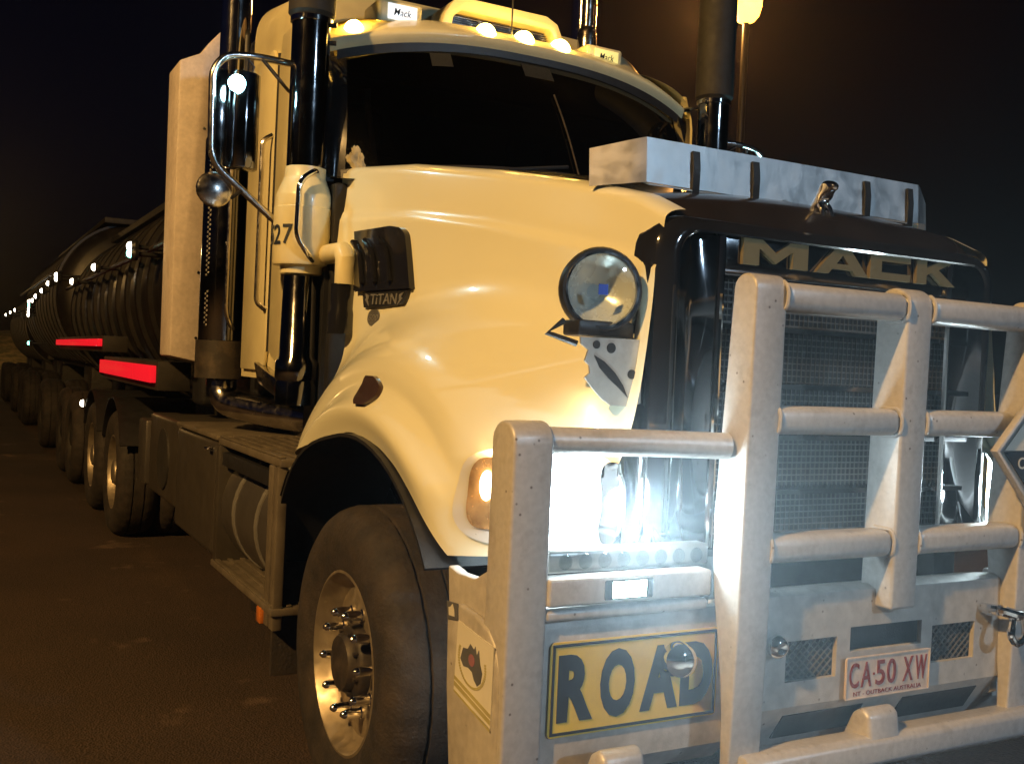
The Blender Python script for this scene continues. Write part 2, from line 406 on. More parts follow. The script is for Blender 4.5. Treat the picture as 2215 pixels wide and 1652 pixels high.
vent = obj('side_vent', bm, 'black_gloss', truck, 'black moulded air vent in the bonnet side')
for k, (xa, xb) in enumerate(((-.535, -.51), (-.435, -.41), (-.325, -.30))):
    bm = bmesh.new(); pts = []
    for j in range(11):
        v = j/10; z = 1.825+v*.175; x = -.08*v+xa+(xb-xa)*.2-.09*max(0, v-.55)**1.6*2.2
        pts.append(on_skin(x, z, .030))
    tube(bm, pts, .011, 8); obj('vent_fin', bm, 'black_gloss', vent)
bm = bmesh.new(); patch(bm, lambda v: (-.525-.025*v, -.208), (1.735, 1.794), .012, -.01)
badge = obj('titan_badge', bm, 'black_plastic', truck, 'black badge plate reading TITAN')
def skin_frame(x, z, off): 
    n = skin_n(x, z); p = on_skin(x, z, off); ax = Vector((1, 0, 0)); ax = (ax-n*ax.dot(n)).normalized()
    return frame(p, ax, n.cross(ax))
mt = skin_frame(-.372, 1.764, .0145)
obj('lettering', text_bm('TiTAN', .040, .20, mt, .003, .004), 'steel_plate', badge)
for sx in (-1, 1):
    bm = bmesh.new(); poly_bm(bm, [(sx*.115, .014), (sx*.145, .024), (sx*.133, .004), (sx*.143, 0), (sx*.108, -.026), (sx*.121, -.004)], mt, .003)
    obj('flash_mark', bm, 'steel_plate', badge)
mt = skin_frame(-.458, 1.696, .001)
bm = bmesh.new(); poly_bm(bm, [(.050*math.cos(R(a)), .034*math.sin(R(a))) for a in range(0, 360, 12)], mt, .003)
b600 = obj('power_badge', bm, 'decal_grey', truck, 'round dark badge reading 600')
obj('lettering', text_bm('600', .024, .078, mt @ Matrix.Translation((0, 0, .003)), .001, .002, .25), 'steel_plate', b600)
bm = bmesh.new()
patch(bm, lambda v: (.134-.083*v-.078*(1-.55*(abs(v-.5)*2)**3), .134-.083*v+.078*(1-.55*(abs(v-.5)*2)**3)), (1.380, 1.478), .014, -.005, nu=12, nv=12)
obj('side_repeater', bm, 'smoke_plastic', truck, 'small smoky oval lamp on the wheel arch')

# ---- headlamps on the swept front of both fenders
for s in (1, -1):
    def lens(bm, sa, sb, za, zb, off, nu=18, nv=12, sup=3.2):
        def f(u, v):
            a = u*2-1; b = v*2-1
            m_ = max(abs(a), abs(b), 1e-6); k = m_/((abs(a)**sup+abs(b)**sup)**(1/sup)+1e-9)
            a *= k; b *= k
            q = (a+1)/2; x = .765+(sa+(sb-sa)*q)*.285; z = (za+zb)/2+(zb-za)/2*b
            return on_skin(x, z, off, s)
        V = grid(bm, f, nu, nv)
        ring = [V[i][0] for i in range(nu)]+[V[-1][j] for j in range(1, nv)]+[V[i][-1] for i in range(nu-2, -1, -1)]+[V[0][j] for j in range(nv-2, 0, -1)]
        R2 = [bm.verts.new(v.co+Vector((-.03, s*.03, 0))) for v in ring]; n = len(ring)
        for i in range(n): bm.faces.new((ring[i], ring[(i+1) % n], R2[(i+1) % n], R2[i]))
        return bm
    bm = lens(bmesh.new(), -.13, 1.0, 1.04, 1.31, .008)
    hl = obj('headlamp', bm, 'satin_bezel', truck, 'bright bezelled headlamp, lit' if s > 0 else None)
    obj('indicator_lens', lens(bmesh.new(), -.02, .28, 1.085, 1.275, .014), 'amber_reflector', hl)
    bq = on_skin(.80, 1.205, .022, s); bm = bmesh.new(); bmesh.ops.create_uvsphere(bm, u_segments=16, v_segments=10, radius=.032)
    for v_ in bm.verts: v_.co = Vector((v_.co.x*.6, v_.co.y*.6, v_.co.z*1.3))+bq
    obj('position_bulb', bm, 'position_light', hl)
    obj('dark_reflector', lens(bmesh.new(), .82, .975, 1.07, 1.285, .014), 'dark_chrome', hl)
    obj('main_lens', lens(bmesh.new(), .31, .84, 1.06, 1.295, .016, sup=2.6), 'head_light', hl)
    ld = bpy.data.lights.new('headlamp_beam', 'SPOT'); ld.energy = 6500; ld.color = (.60, .86, 1.0); ld.spot_size = R(80); ld.spot_blend = .6; ld.shadow_soft_size = .08
    lo = bpy.data.objects.new('headlamp_beam', ld); COL.objects.link(lo); lo.parent = truck
    lo.location = (1.12, -.86*s, 1.17); lo.rotation_euler = Vector((1, 0, -.12)).to_track_quat('-Z', 'Y').to_euler()
    ld = bpy.data.lights.new('headlamp_spill', 'POINT'); ld.energy = 13; ld.color = COOL; ld.shadow_soft_size = .05
    lo = bpy.data.objects.new('headlamp_spill', ld); COL.objects.link(lo); lo.parent = truck; lo.location = (1.085, -.84*s, 1.18)

# ---- grille: black surround, chrome inner reveal, mesh, slats, lettering
def ring_path(hw, z0, z1, rc, n=6):
    out = [(-hw, z0)]
    for i in range(n+1):
        a = R(180-90*i/n); out.append((-hw+rc+rc*math.cos(a), z1-rc+rc*math.sin(a)))
    for i in range(n+1):
        a = R(90-90*i/n); out.append((hw-rc+rc*math.cos(a), z1-rc+rc*math.sin(a)))
    out.append((hw, z0)); return out
def band(profile):
    """sweep: list of (half width, bottom z, top z, corner radius, x) rings"""
    bm = bmesh.new(); prev = None
    for hw, z0, z1, rc, x in profile:
        cur = [bm.verts.new((x, y, z)) for y, z in ring_path(hw, z0, z1, rc)]
        if prev:
            for i in range(len(cur)-1): bm.faces.new((prev[i], prev[i+1], cur[i+1], cur[i]))
        prev = cur
    return bm
gs = obj('grille_surround', band([(.695, 1.02, 1.965, .10, .93), (.695, 1.02, 1.972, .10, 1.0), (.685, 1.02, 1.965, .10, 1.025), (.655, 1.02, 1.945, .09, 1.045), (.635, 1.02, 1.93, .08, 1.052), (.622, 1.02, 1.925, .07, 1.046)]), 'black_gloss', truck, 'glossy black surround of the radiator grille', sharp=60)
for s in (-1, 1):
    bm = bmesh.new()   # concave chrome cheek
    def fch(u, v):
        y = .622-.15*u; z = 1.03+v*.895; dip = math.sin(u*math.pi)*.03
        return Vector((1.046-.02*u-dip+.012*math.sin(v*9+1)*math.sin(u*3), s*y, z))
    grid(bm, fch, 12, 24); obj('chrome_cheek', bm, 'dark_chrome', gs)
    bm = bmesh.new(); tube(bm, [(1.03, s*.468, 1.05), (1.03, s*.468, 1.80), (1.03, s*.468, 1.94)], .012, 10); obj('chrome_bead', bm, 'chrome', gs)
bm = bmesh.new(); box(bm, .985, 1.028, -.47, .62, 1.815, 1.955, .01)
top = obj('grille_header', bm, 'dark_chrome', truck, 'dark header panel bearing the letters MACK')
def letter(pts, holes, x0, wd, h=.078, z=1.851):
    bm = bmesh.new()
    for P in pts: prism(bm, [(x0+p[0]*wd, z+p[1]*h) for p in P], 'x', 1.03, 1.044)
    return bm
t_ = .26
LET = {'M': [[(0, 0), (.24, 0), (.24, .62), (.5, .12), (.5, .5), (.5, .5), (.26, 1), (0, 1)], [(1, 0), (1, 1), (.74, 1), (.5, .5), (.5, .12), (.76, .62), (.76, 0)]],
       'A': [[(0, 0), (.24, 0), (.31, .2), (.5, .2), (.5, .40), (.385, .40), (.5, .74), (.5, 1), (.36, 1)], [(1, 0), (.64, 1), (.5, 1), (.5, .74), (.615, .40), (.5, .40), (.5, .2), (.69, .2), (.76, 0)]],
       'C': [[(0, 0), (1, 0), (1, .28), (.28, .28), (.28, .72), (1, .72), (1, 1), (0, 1)]],
       'K': [[(0, 0), (.26, 0), (.26, .36), (.38, .48), (.70, 0), (1.02, 0), (.57, .62), (.96, 1), (.62, 1), (.26, .66), (.26, 1), (0, 1)]]}
LET['M'][0] = [(0, 0), (.24, 0), (.24, .62), (.5, .12), (.5, .5), (.26, 1), (0, 1)]
for ch, x0, wd in (('M', -.402, .245), ('A', -.125, .215), ('C', .098, .175), ('K', .302, .175)):
    obj('letter', letter(LET[ch], None, x0, wd), 'brass_letter', top, 'brass coloured letter '+ch)
bm = bmesh.new(); box(bm, .955, .97, -.47, .62, 1.03, 1.815); obj('grille_backing', bm, 'black_plastic', truck)
bm = bmesh.new()
y = -.46
while y < .6: box(bm, .985, .989, y-.0016, y+.0016, 1.05, 1.81); y += .0185
z = 1.06
while z < 1.81: box(bm, .989, .993, -.465, .60, z-.0016, z+.0016); z += .0185
obj('grille_mesh', bm, 'mesh_wire', truck, 'fine square wire mesh of the grille', kind='stuff')
for z in (1.20, 1.36, 1.51, 1.675):
    bm = bmesh.new(); prism(bm, [(.975, z-.012), (1.025, z-.008), (1.025, z+.006), (.975, z+.016)], 'y', -.465, .60)
    obj('grille_slat', bm, 'dark_chrome', truck)
for s in (-1, 1):
    bm = bmesh.new(); prism(bm, [(1.06, 1.06), (1.03, 1.14), (.99, 1.24), (.99, 1.06)], 'y', s*.62-.05, s*.62+.05, .01)
    obj('lower_cheek', bm, 'dark_chrome', truck)

# ---- stainless bug deflector on straps, dog ornament
bm = bmesh.new()
def vis(u, v):
    y = -.72+u*1.44; x = .80; a = abs(y)
    if a > .58: x -= (a-.58)*.62
    z0 = 2.092-(.018*(a-.58)/.14 if a > .58 else 0); z1 = 2.226-(.04*(a-.58)/.14 if a > .58 else 0)
    x -= (v-.5)*.008
    return Vector((x, y, z0+v*(z1-z0)))
grid(bm, vis, 61, 9); solid(bm, .004)
vz = obj('bug_deflector', bm, 'stainless', truck, 'polished stainless bug deflector across the bonnet nose', sharp=25)
bm = bmesh.new(); prism(bm, [(.784, 2.093), (.812, 2.083), (.812, 2.087), (.786, 2.097)], 'y', -.575, .58); obj('deflector_lip', bm, 'steel_plate', vz)
bm = bmesh.new(); prism(bm, [(.78, 2.02), (.80, 2.02), (.815, 2.09), (.79, 2.09)], 'y', .565, .60); obj('deflector_end', bm, 'steel_plate', vz)
for y in (-.40, -.165, .32, .525):
    bm = bmesh.new()
    prism(bm, [(.801, 2.205), (.807, 2.205), (.814, 2.155), (.812, 2.07), (.79, 2.035), (.784, 2.039), (.804, 2.072), (.808, 2.156)], 'y', y-.013, y+.013)
    obj('strap', bm, 'black_plastic', vz)
for y in (-.45, -.05, .35):
    bm = bmesh.new(); tube(bm, [(.76, y, 1.99), (.79, y, 2.10)], .012, 8); obj('deflector_leg', bm, 'black_plastic', vz)
def skin_mesh(verts, edges, rads, sub=2):
    me = bpy.data.meshes.new('t'); me.from_pydata([Vector(v) for v in verts], edges, []); o = bpy.data.objects.new('t', me); COL.objects.link(o)
    md = o.modifiers.new('s', 'SKIN'); o.modifiers.new('d', 'SUBSURF').levels = sub
    for i, r_ in enumerate(rads): me.skin_vertices[0].data[i].radius = (r_, r_)
    me.skin_vertices[0].data[0].use_root = True
    dg = bpy.context.evaluated_depsgraph_get(); out = bpy.data.meshes.new_from_object(o.evaluated_get(dg)); bpy.data.objects.remove(o)
    bm = bmesh.new(); bm.from_mesh(out); bpy.data.meshes.remove(out); return bm
D = lambda x, y, z: (.885+x, y, 2.02+z)
bm = skin_mesh([D(.01, 0, .03), D(.03, 0, .06), D(.05, 0, .088), D(.068, 0, .108), D(.092, 0, .106), D(.103, 0, .100), D(.06, .018, .045), D(.068, .018, .004), D(.06, -.018, .045), D(.068, -.018, .004), D(-.005, .016, .006), D(-.005, -.016, .006), D(.064, .016, .124), D(.064, -.016, .124)],
               [(0, 1), (1, 2), (2, 3), (3, 4), (4, 5), (1, 6), (6, 7), (1, 8), (8, 9), (0, 10), (0, 11), (3, 12), (3, 13)],
               [.022, .023, .020, .020, .016, .010, .010, .008, .010, .008, .012, .012, .006, .006])
orn = obj('bonnet_ornament', bm, 'chrome', truck, 'small chrome bulldog ornament on the bonnet nose', sharp=80)
bm = bmesh.new(); box(bm, .86, .975, -.03, .03, 2.0, 2.026, .006); obj('ornament_base', bm, 'chrome', orn)

# ---- driving lamp on its bracket (near side)
ax = Vector((.96, -.28, .0)).normalized(); c = Vector((.955, -.822, 1.748))
bm = bmesh.new(); lathe(bm, [(.03, -.09), (.07, -.08), (.098, -.045), (.112, -.01), (.116, .02), (.110, .034), (.098, .034), (.097, .02)], c, ax, 40, cap=False)
sp = obj('driving_lamp', bm, 'black_plastic', truck, 'round black driving lamp with clear lens, unlit')
bm = bmesh.new(); lathe(bm, [(.001, -.05), (.02, -.05), (.03, -.04), (.055, -.022), (.08, .0), (.097, .022)], c, ax, 40, cap=False); obj('reflector', bm, 'reflector_bowl', sp)
bm = bmesh.new(); lathe(bm, [(.001, .036), (.05, .034), (.098, .024)], c, ax, 40, cap=False); obj('lens', bm, 'lamp_glass', sp)
bm = bmesh.new(); lathe(bm, [(.107, .024), (.103, .036), (.097, .036), (.095, .026)], c, ax, 40, cap=False); obj('bezel_ring', bm, 'worn_chrome', sp)
bm = bmesh.new(); box(bm, -.013, .013, -.014, .014, 0, .004, mtx=frame(c+ax*.037, (-ax).cross(Vector((0, 0, 1))), (0, 0, 1))); obj('blue_label', bm, 'blue_badge', sp)
bm = bmesh.new(); box(bm, .90, .985, -.90, -.72, 1.622, 1.665, .008); obj('lamp_foot', bm, 'black_plastic', sp)
bm = bmesh.new(); tube(bm, [(.96, -.93, 1.66), (.95, -.975, 1.625), (.98, -.90, 1.60)], .009, 8); obj('lamp_cable', bm, 'black_plastic', sp)
pl = [(-.903, 1.618), (-.703, 1.62), (-.700, 1.447), (-.735, 1.437), (-.800, 1.440), (-.830, 1.458), (-.862, 1.488), (-.884, 1.512), (-.868, 1.524), (-.872, 1.545), (-.886, 1.556), (-.876, 1.585), (-.900, 1.60)]
bm = bmesh.new(); prism(bm, pl, 'x', .995, 1.001)
br = obj('lamp_bracket', bm, 'steel_plate', truck, 'drilled steel bracket under the driving lamp')
bm = bmesh.new(); prism(bm, [(-.858, 1.572), (-.825, 1.556), (-.79, 1.528), (-.762, 1.495), (-.745, 1.462), (-.775, 1.487), (-.81, 1.512), (-.84, 1.54)], 'x', 1.001, 1.003); obj('bracket_slot', bm, 'black_plastic', br)
for y, z, rr in ((-.852, 1.60, .011), (-.805, 1.593, .014), (-.735, 1.525, .013)):
    bm = bmesh.new(); lathe(bm, [(rr, 0), (rr, .002)], (1.001, y, z), (1, 0, 0), 20); obj('bracket_hole', bm, 'black_plastic', br)
bm = bmesh.new(); box(bm, .97, .976, -.738, -.682, 1.60, 1.772); obj('backing_plate', bm, 'dark_chrome', br)
for z in (1.63, 1.75):
    bm = bmesh.new(); lathe(bm, [(.008, 0), (.008, .006)], (.976, -.715, z), (1, 0, 0), 6); obj('bolt', bm, 'chrome', br)

# ---- bull bar: bumper plate with openings, posts, rails
def plate_holes(bm, y0, y1, z0, z1, holes, x0, x1):
    """rectangular plate in the YZ plane cut by rectangular openings"""
    ys = sorted({y0, y1, *[h[0] for h in holes], *[h[1] for h in holes]}); zs = sorted({z0, z1, *[h[2] for h in holes], *[h[3] for h in holes]})
    t = bmesh.new(); cell = {}
    V = {(i, j): t.verts.new((x1, a, b)) for i, a in enumerate(ys) for j, b in enumerate(zs)}
    for i in range(len(ys)-1):
        for j in range(len(zs)-1):
            cy = (ys[i]+ys[i+1])/2; cz = (zs[j]+zs[j+1])/2
            if any(h[0] < cy < h[1] and h[2] < cz < h[3] for h in holes): continue
            t.faces.new((V[i, j], V[i+1, j], V[i+1, j+1], V[i, j+1]))
    for v in list(t.verts):
        if not v.link_faces: t.verts.remove(v)
    g = bmesh.ops.extrude_face_region(t, geom=t.faces[:]); bmesh.ops.translate(t, verts=[e for e in g['geom'] if isinstance(e, bmesh.types.BMVert)], vec=(x0-x1, 0, 0))
    merge(bm, t)
bm = bmesh.new()
H = [(-.375, -.19, .722, .832), (.19, .375, .722, .832), (-.14, .145, .785, .853)]
plate_holes(bm, -.50, .50, .655, .945, H, 1.245, 1.26)
prism(bm, [(1.12, .945), (1.23, .965), (1.258, .955), (1.26, .945), (1.245, .9)], 'y', -.50, .50)
prism(bm, [(1.26, .655), (1.245, .655), (1.16, .52), (1.175, .52)], 'y', -.50, .50)
for s in (-1, 1):
    prism(bm, [(1.12, .915), (1.175, .922), (1.186, .90), (1.186, .56), (1.13, .50), (1.085, .5), (1.085, .9)], 'y', s*.50, s*1.10)
    prism(bm, [(1.10, .5), (1.10, .92), (1.242, .94), (1.242, .6)], 'y', s*.485, s*.515)
bull = obj('bull_bar', bm, 'bumper_paint', truck, 'heavy silver bull bar and bumper across the front')
def post(y0, y1, prof, bev=.022):
    bm = bmesh.new(); prism(bm, prof, 'y', y0, y1, bev, 3); return bm
def slab(top, bot, xf, xb, xf2, xb2, n=8):
    """side outline of a post with a fully rounded head"""
    out = []; r_ = (xf-xb)/2; cx = (xf+xb)/2
    for i in range(n+1):
        a = math.pi*i/n; out.append((cx+r_*math.cos(a), top-r_*.85+r_*.85*math.sin(a)))
    return out+[(xb2, bot), (xf2, bot)]
for s in (-1, 1):
    obj('post', post(*sorted((s*.592, s*.487)), slab(1.797, .50, 1.322, 1.235, 1.30, 1.262)[:-2]+[(1.197, 1.17), (1.20, 1.06), (1.212, .96), (1.232, .86), (1.252, .75), (1.262, .65), (1.265, .5), (1.30, .5), (1.312, .9)], .011), 'bar_paint', bull)
obj('post', post(-.05, .05, slab(1.80, .905, 1.325, 1.212, 1.315, 1.20), .011), 'bar_paint', bull)
for s in (-1, 1):
    obj('post', post(*sorted((s*1.198, s*1.087)), slab(1.405, .45, 1.205, 1.09, 1.205, 1.09), .013), 'bar_paint', bull)
def rail(x, z, y0, y1, dx=.045, dz=.037, bev=.026):
    bm = bmesh.new(); box(bm, x-dx, x+dx, y0, y1, z-dz, z+dz, bev, 4); return bm
for s in (-1, 1):
    a = sorted((s*.497, s*.048))
    for x, z in ((1.285, 1.742), (1.278, 1.425), (1.272, 1.09)):
        obj('rail', rail(x, z, *a), 'bar_paint', bull)
        for yw in a:
            yw2 = yw+(.004 if yw == a[0] else -.004)
            bm = bmesh.new(); pw_ = rrect(.092, .076, .028, 5)
            tube(bm, [(x+p_[0]*(1+.02*math.sin(i_*5.1)), yw2, z+p_[1]*(1+.03*math.sin(i_*3.7))) for i_, p_ in enumerate(pw_)], .0055, 6, closed=True); obj('weld_bead', bm, 'bar_paint', bull)
    bm = bmesh.new(); tube(bm, [(1.16, s*1.10, 1.357), (1.20, s*.80, 1.355), (1.25, s*.60, 1.353)], .034, 20, .03); obj('side_rail', bm, 'bar_paint', bull)
    a = sorted((s*1.09, s*.60)); obj('side_rail', rail(1.185, .995, *a, .03, .034, .008), 'bar_paint', bull)
    obj('step_ledge', rail(1.155, .938, *a, .05, .014, .01), 'bar_paint', bull)
    bm = bmesh.new(); prism(bm, [(.842, 1.0), (.90, .99), (1.0, .995), (1.09, 1.04), (1.09, .40), (.93, .40), (.88, .7)], 'y', *sorted((s*1.15, s*1.183)), .006); side = obj('bumper_side', bm, 'bumper_paint', bull)
    bm = bmesh.new(); prism(bm, [(.888, .90), (.96, .925), (1.05, .918), (1.12, .90), (1.16, .87), (1.182, .82), (1.19, .75), (1.19, .40), (.95, .40), (.90, .7)], 'y', *sorted((s*1.181, s*1.203)), .01, 3); obj('bumper_side_panel', bm, 'bumper_paint', bull)
bm = bmesh.new(); prism(bm, [(1.255, .49), (1.24, .54), (1.26, .565), (1.325, .57), (1.345, .555), (1.347, .50), (1.32, .48)], 'y', -.56, .60, .008, 2); obj('bottom_rail', bm, 'bar_paint', bull)
for y in (-.068, -.93):
    bm = bmesh.new(); prism(bm, [(1.21, .50), (1.265, .62), (1.30, .642), (1.328, .625), (1.34, .54), (1.34, .5)], 'y', y-.06, y+.06, .014, 3); obj('tow_lug', bm, 'bar_paint', bull)
# expanded mesh behind the two openings and below
for (a, b, z0, z1, x) in ((-.375, -.19, .722, .832, 1.243), (.19, .375, .722, .832, 1.243)):
    bm = bmesh.new(); st = .026
    k = -12
    while k*st < (b-a)+(z1-z0):
        for sl in (1, -1):
            pts = []
            for q in range(2):
                pass
            # clip the slanted wire to the opening
            y_at = (lambda z: a+k*st+(z-z0)*1.15) if sl > 0 else (lambda z: a+k*st+(z1-z)*1.15)
            zz = [z0+(z1-z0)*i/40 for i in range(41)]; ins = [z for z in zz if a <= y_at(z) <= b]
            if len(ins) > 2: tube(bm, [(x+sl*.0015, y_at(ins[0]), ins[0]), (x+sl*.0015, y_at(ins[-1]), ins[-1])], .0024, 5)
        k += 1
    obj('opening_mesh', bm, 'mesh_wire', bull, kind='stuff')
bm = bmesh.new(); box(bm, 1.205, 1.212, -.42, .42, .66, .90); obj('opening_backing', bm, 'black_plastic', bull)
for (a, b) in ((-.36, -.06), (.10, .42)):
    bm = bmesh.new(); prism(bm, [(1.2405, .628), (1.2445, .626), (1.2, .551), (1.196, .553)], 'y', a, b); obj('lower_slot', bm, 'black_plastic', bull)
bm = bmesh.new(); lathe(bm, [(.012, -.03), (.022, -.01), (.030, .005), (.031, .018), (.022, .03), (.016, .032), (.001, .026)], (1.275, -.43, .832), (1, -.1, 0), 24); obj('tow_pin', bm, 'chrome', bull, 'round chrome tow pin head')
bm = bmesh.new(); tube(bm, [(1.26, .40, .87), (1.33, .41, .875), (1.34, .44, .865), (1.34, .47, .86)], .016, 10, .02); tube(bm, [(1.335, .45, .86), (1.345, .425, .80), (1.345, .46, .77), (1.345, .50, .80), (1.335, .49, .86)], .011, 10, .03); obj('shackle', bm, 'chrome', bull, 'chrome shackle hanging on the bumper')
bm = bmesh.new(); lathe(bm, [(.018, -.02), (.036, -.01), (.046, .01), (.042, .034), (.026, .046), (.001, .048)], (1.207, -0.698, 0.804), (1, -.25, .1), 28); obj('tow_knob', bm, 'chrome', bull, 'chrome tow pin knob beside the yellow ROAD sign')

# LED work bar and driving light behind the outer rails
for s in (-1, 1):
    bm = bmesh.new(); a = sorted((s*1.06, s*.555)); box(bm, 1.09, 1.145, *a, 1.025, 1.085, .014, 3); lb = obj('light_bar', bm, 'steel_plate', truck, 'slim silver light bar behind the bull bar rail' if s < 0 else None)
    for k in range(8):
        y = s*(.60+k*.058); bm = bmesh.new(); lathe(bm, [(.020, 0), (.018, .004), (.006, .007)], (1.145, y, 1.055), (1, 0, 0), 16); obj('light_cell', bm, 'lamp_glass', lb)
    bm = bmesh.new(); box(bm, 1.16, 1.2165, s*.86-.075, s*.86+.075, .968, 1.022, .006); fl = obj('rail_light', bm, 'black_plastic', truck, 'small bright white light set in the bull bar side rail' if s < 0 else None)
    bm = bmesh.new(); box(bm, 1.2165, 1.2185, s*.86-.05, s*.86+.05, .975, 1.015, .0008); obj('lit_lens', bm, 'led_light', fl)

# signs carried on the front
YC, ZC, SW, SH = -0.8081, 0.7549, 0.5145, 0.2319
bm = bmesh.new(); prism(bm, [(y+YC, z+ZC) for y, z in rrect(SW, SH, .012)], 'x', 1.189, 1.193)
rs = obj('road_sign', bm, 'sign_yellow', truck, 'yellow sign with black border reading ROAD')
bm = bmesh.new(); ha, hb = SW/2-.006, SH/2-.005
for a in ((-ha, ha, hb-.007, hb), (-ha, ha, -hb, -hb+.007), (-ha, -ha+.007, -hb+.007, hb-.007), (ha-.007, ha, -hb+.007, hb-.007)):
    box(bm, 1.1935, 1.195, YC+a[0], YC+a[1], ZC+a[2], ZC+a[3])
obj('sign_border', bm, 'sign_black', rs)
for ch, y in (('R', -.355), ('O', -.116), ('A', .135), ('D', .365)):
    obj('lettering', text_bm(ch, SH*(.71 if ch != 'O' else .74), SW*(.20 if ch != 'A' else .228), FRONT(1.1935, YC+y*SW, ZC+.002), .0016, .05), 'sign_black', rs)
bm = bmesh.new(); prism(bm, [(y, z+.714) for y, z in rrect(.335, .118, .01)], 'x', 1.272, 1.275)
npl = obj('number_plate', bm, 'plate_white', truck, 'white number plate with red characters CA 50 XW')
bm = bmesh.new()
for a in ((-.166, .166, .055, .058), (-.166, .166, -.058, -.055), (-.166, -.163, -.055, .055), (.163, .166, -.055, .055)): box(bm, 1.2755, 1.278, a[0], a[1], .714+a[2], .714+a[3])
obj('plate_rim', bm, 'plate_white', npl)
for ch, y, wd in (('C', -.135, .036), ('A', -.088, .04), ('5', -.033, .035), ('0', .011, .035), ('X', .078, .04), ('W', .131, .046)):
    obj('lettering', text_bm(ch, .070, wd, FRONT(1.2755, y, .722), .002, .01), 'plate_red', npl)
bm = bmesh.new(); box(bm, 1.2755, 1.2775, -.062, -.056, .718, .724); obj('plate_dot', bm, 'plate_red', npl)
obj('lettering', text_bm('NT - OUTBACK AUSTRALIA', .012, .27, FRONT(1.2755, 0, .670), .001), 'plate_red', npl)
# corrosive goods diamond in a folded metal holder, right of centre
pc = Vector((1.365, .52, 1.352)); bm = bmesh.new()
hd = .232
def dia(r_): return [(-r_, 0), (0, -r_), (r_, 0), (0, r_)]
P = frame(pc, (0, 1, 0), (0, 0, 1)); prism(bm, dia(hd), 'z', -.012, -.004, mtx=P)
pcd = obj('hazard_placard', bm, 'steel_plate', truck, 'white and black corrosive hazard diamond in a metal frame')
bm = bmesh.new()
q = [Vector((0, -hd, 0)), Vector((0, 0, -hd)), Vector((0, hd, 0)), Vector((0, 0, hd))]
tube(bm, [pc+v for v in q], .014, 10, closed=True); obj('placard_frame', bm, 'bar_paint', pcd)
bm = bmesh.new(); prism(bm, [(-.19, .002), (.19, .002), (0, .19)], 'z', -.003, 0, mtx=P); obj('white_half', bm, 'decal_white', pcd)
bm = bmesh.new(); prism(bm, [(-.19, -.002), (0, -.19), (.19, -.002)], 'z', -.003, 0, mtx=P); obj('black_half', bm, 'sign_black', pcd)
obj('lettering', text_bm('CORROSIVE', .034, .26, P @ Matrix.Translation((0, -.035, .001)), .001, .01), 'decal_white', pcd)
obj('lettering', text_bm('8', .06, .04, P @ Matrix.Translation((0, -.12, .001)), .001, .01), 'decal_white', pcd)
bm = bmesh.new(); poly_bm(bm, [(-.05, .035), (.06, .035), (.06, .05), (-.05, .05)], P, .002); poly_bm(bm, [(-.06, .10), (-.01, .07), (-.005, .08), (-.055, .11)], P, .002); obj('drip_symbol', bm, 'sign_black', pcd)
for y in (-.1, .12):
    bm = bmesh.new(); box(bm, 1.30, 1.355, .52+y-.012, .52+y+.012, 1.40, 1.425); obj('placard_stay', bm, 'steel_plate', pcd)
# stickers on the bumper side
bm = bmesh.new(); prism(bm, [(.967, .884), (1.165, .866), (1.165, .673), (.958, .705)], 'y', -1.2065, -1.2035)
st = obj('map_sticker', bm, 'decal_white', truck, 'white sticker with a dark map of Australia in a ring')
SM = frame((1.055, -1.2068, .80), (1.45, 0, -.17), (0, 0, 1)) @ Matrix.Diagonal((1.4, 1.05, 1, 1))
aus = [(-.045, -.012), (-.038, .018), (-.02, .024), (-.012, .040), (.004, .034), (.008, .044), (.016, .026), (.022, .042), (.032, .012), (.042, -.004), (.040, -.028), (.028, -.042), (.014, -.034), (.004, -.02), (-.012, -.018), (-.03, -.024)]
bm = bmesh.new(); poly_bm(bm, aus, SM, .001); obj('map_shape', bm, 'decal_grey', st)
bm = bmesh.new()
for a in range(0, 360, 6):
    if 20 < a < 160: continue
    a0, a1 = R(a), R(a+4.5); poly_bm(bm, [(.056*math.cos(a0), .06*math.sin(a0)), (.056*math.cos(a1), .06*math.sin(a1)), (.05*math.cos(a1), .054*math.sin(a1)), (.05*math.cos(a0), .054*math.sin(a0))], SM, .001)
obj('ring_mark', bm, 'decal_khaki', st)
bm = bmesh.new(); poly_bm(bm, [(.012*math.cos(R(a)), .006+.014*math.sin(R(a))) for a in range(0, 360, 20)], SM @ Matrix.Translation((0, 0, .0012)), .001); obj('red_mark', bm, 'decal_red', st)
bm = bmesh.new()
for z, h in ((.716, .010), (.700, .012), (.684, .006)):
    prism(bm, [(.960, z+.018), (1.1645, z-.020), (1.1645, z-.020+h), (.960, z+.018+h)], 'y', -1.2075, -1.2066)
obj('stripe', bm, 'decal_khaki', st)
bm = bmesh.new(); prism(bm, [(.894, .918), (.957, .924), (.962, .883), (.902, .873)], 'y', -1.2065, -1.203)
dg_ = obj('dog_decal', bm, 'decal_grey', truck, 'small dark square decal with a pale dog mark')
bm = bmesh.new(); prism(bm, [(.912, .885), (.945, .888), (.941, .905), (.930, .918), (.919, .908), (.908, .905)], 'y', -1.2075, -1.2066); obj('decal_mark', bm, 'decal_white', dg_)

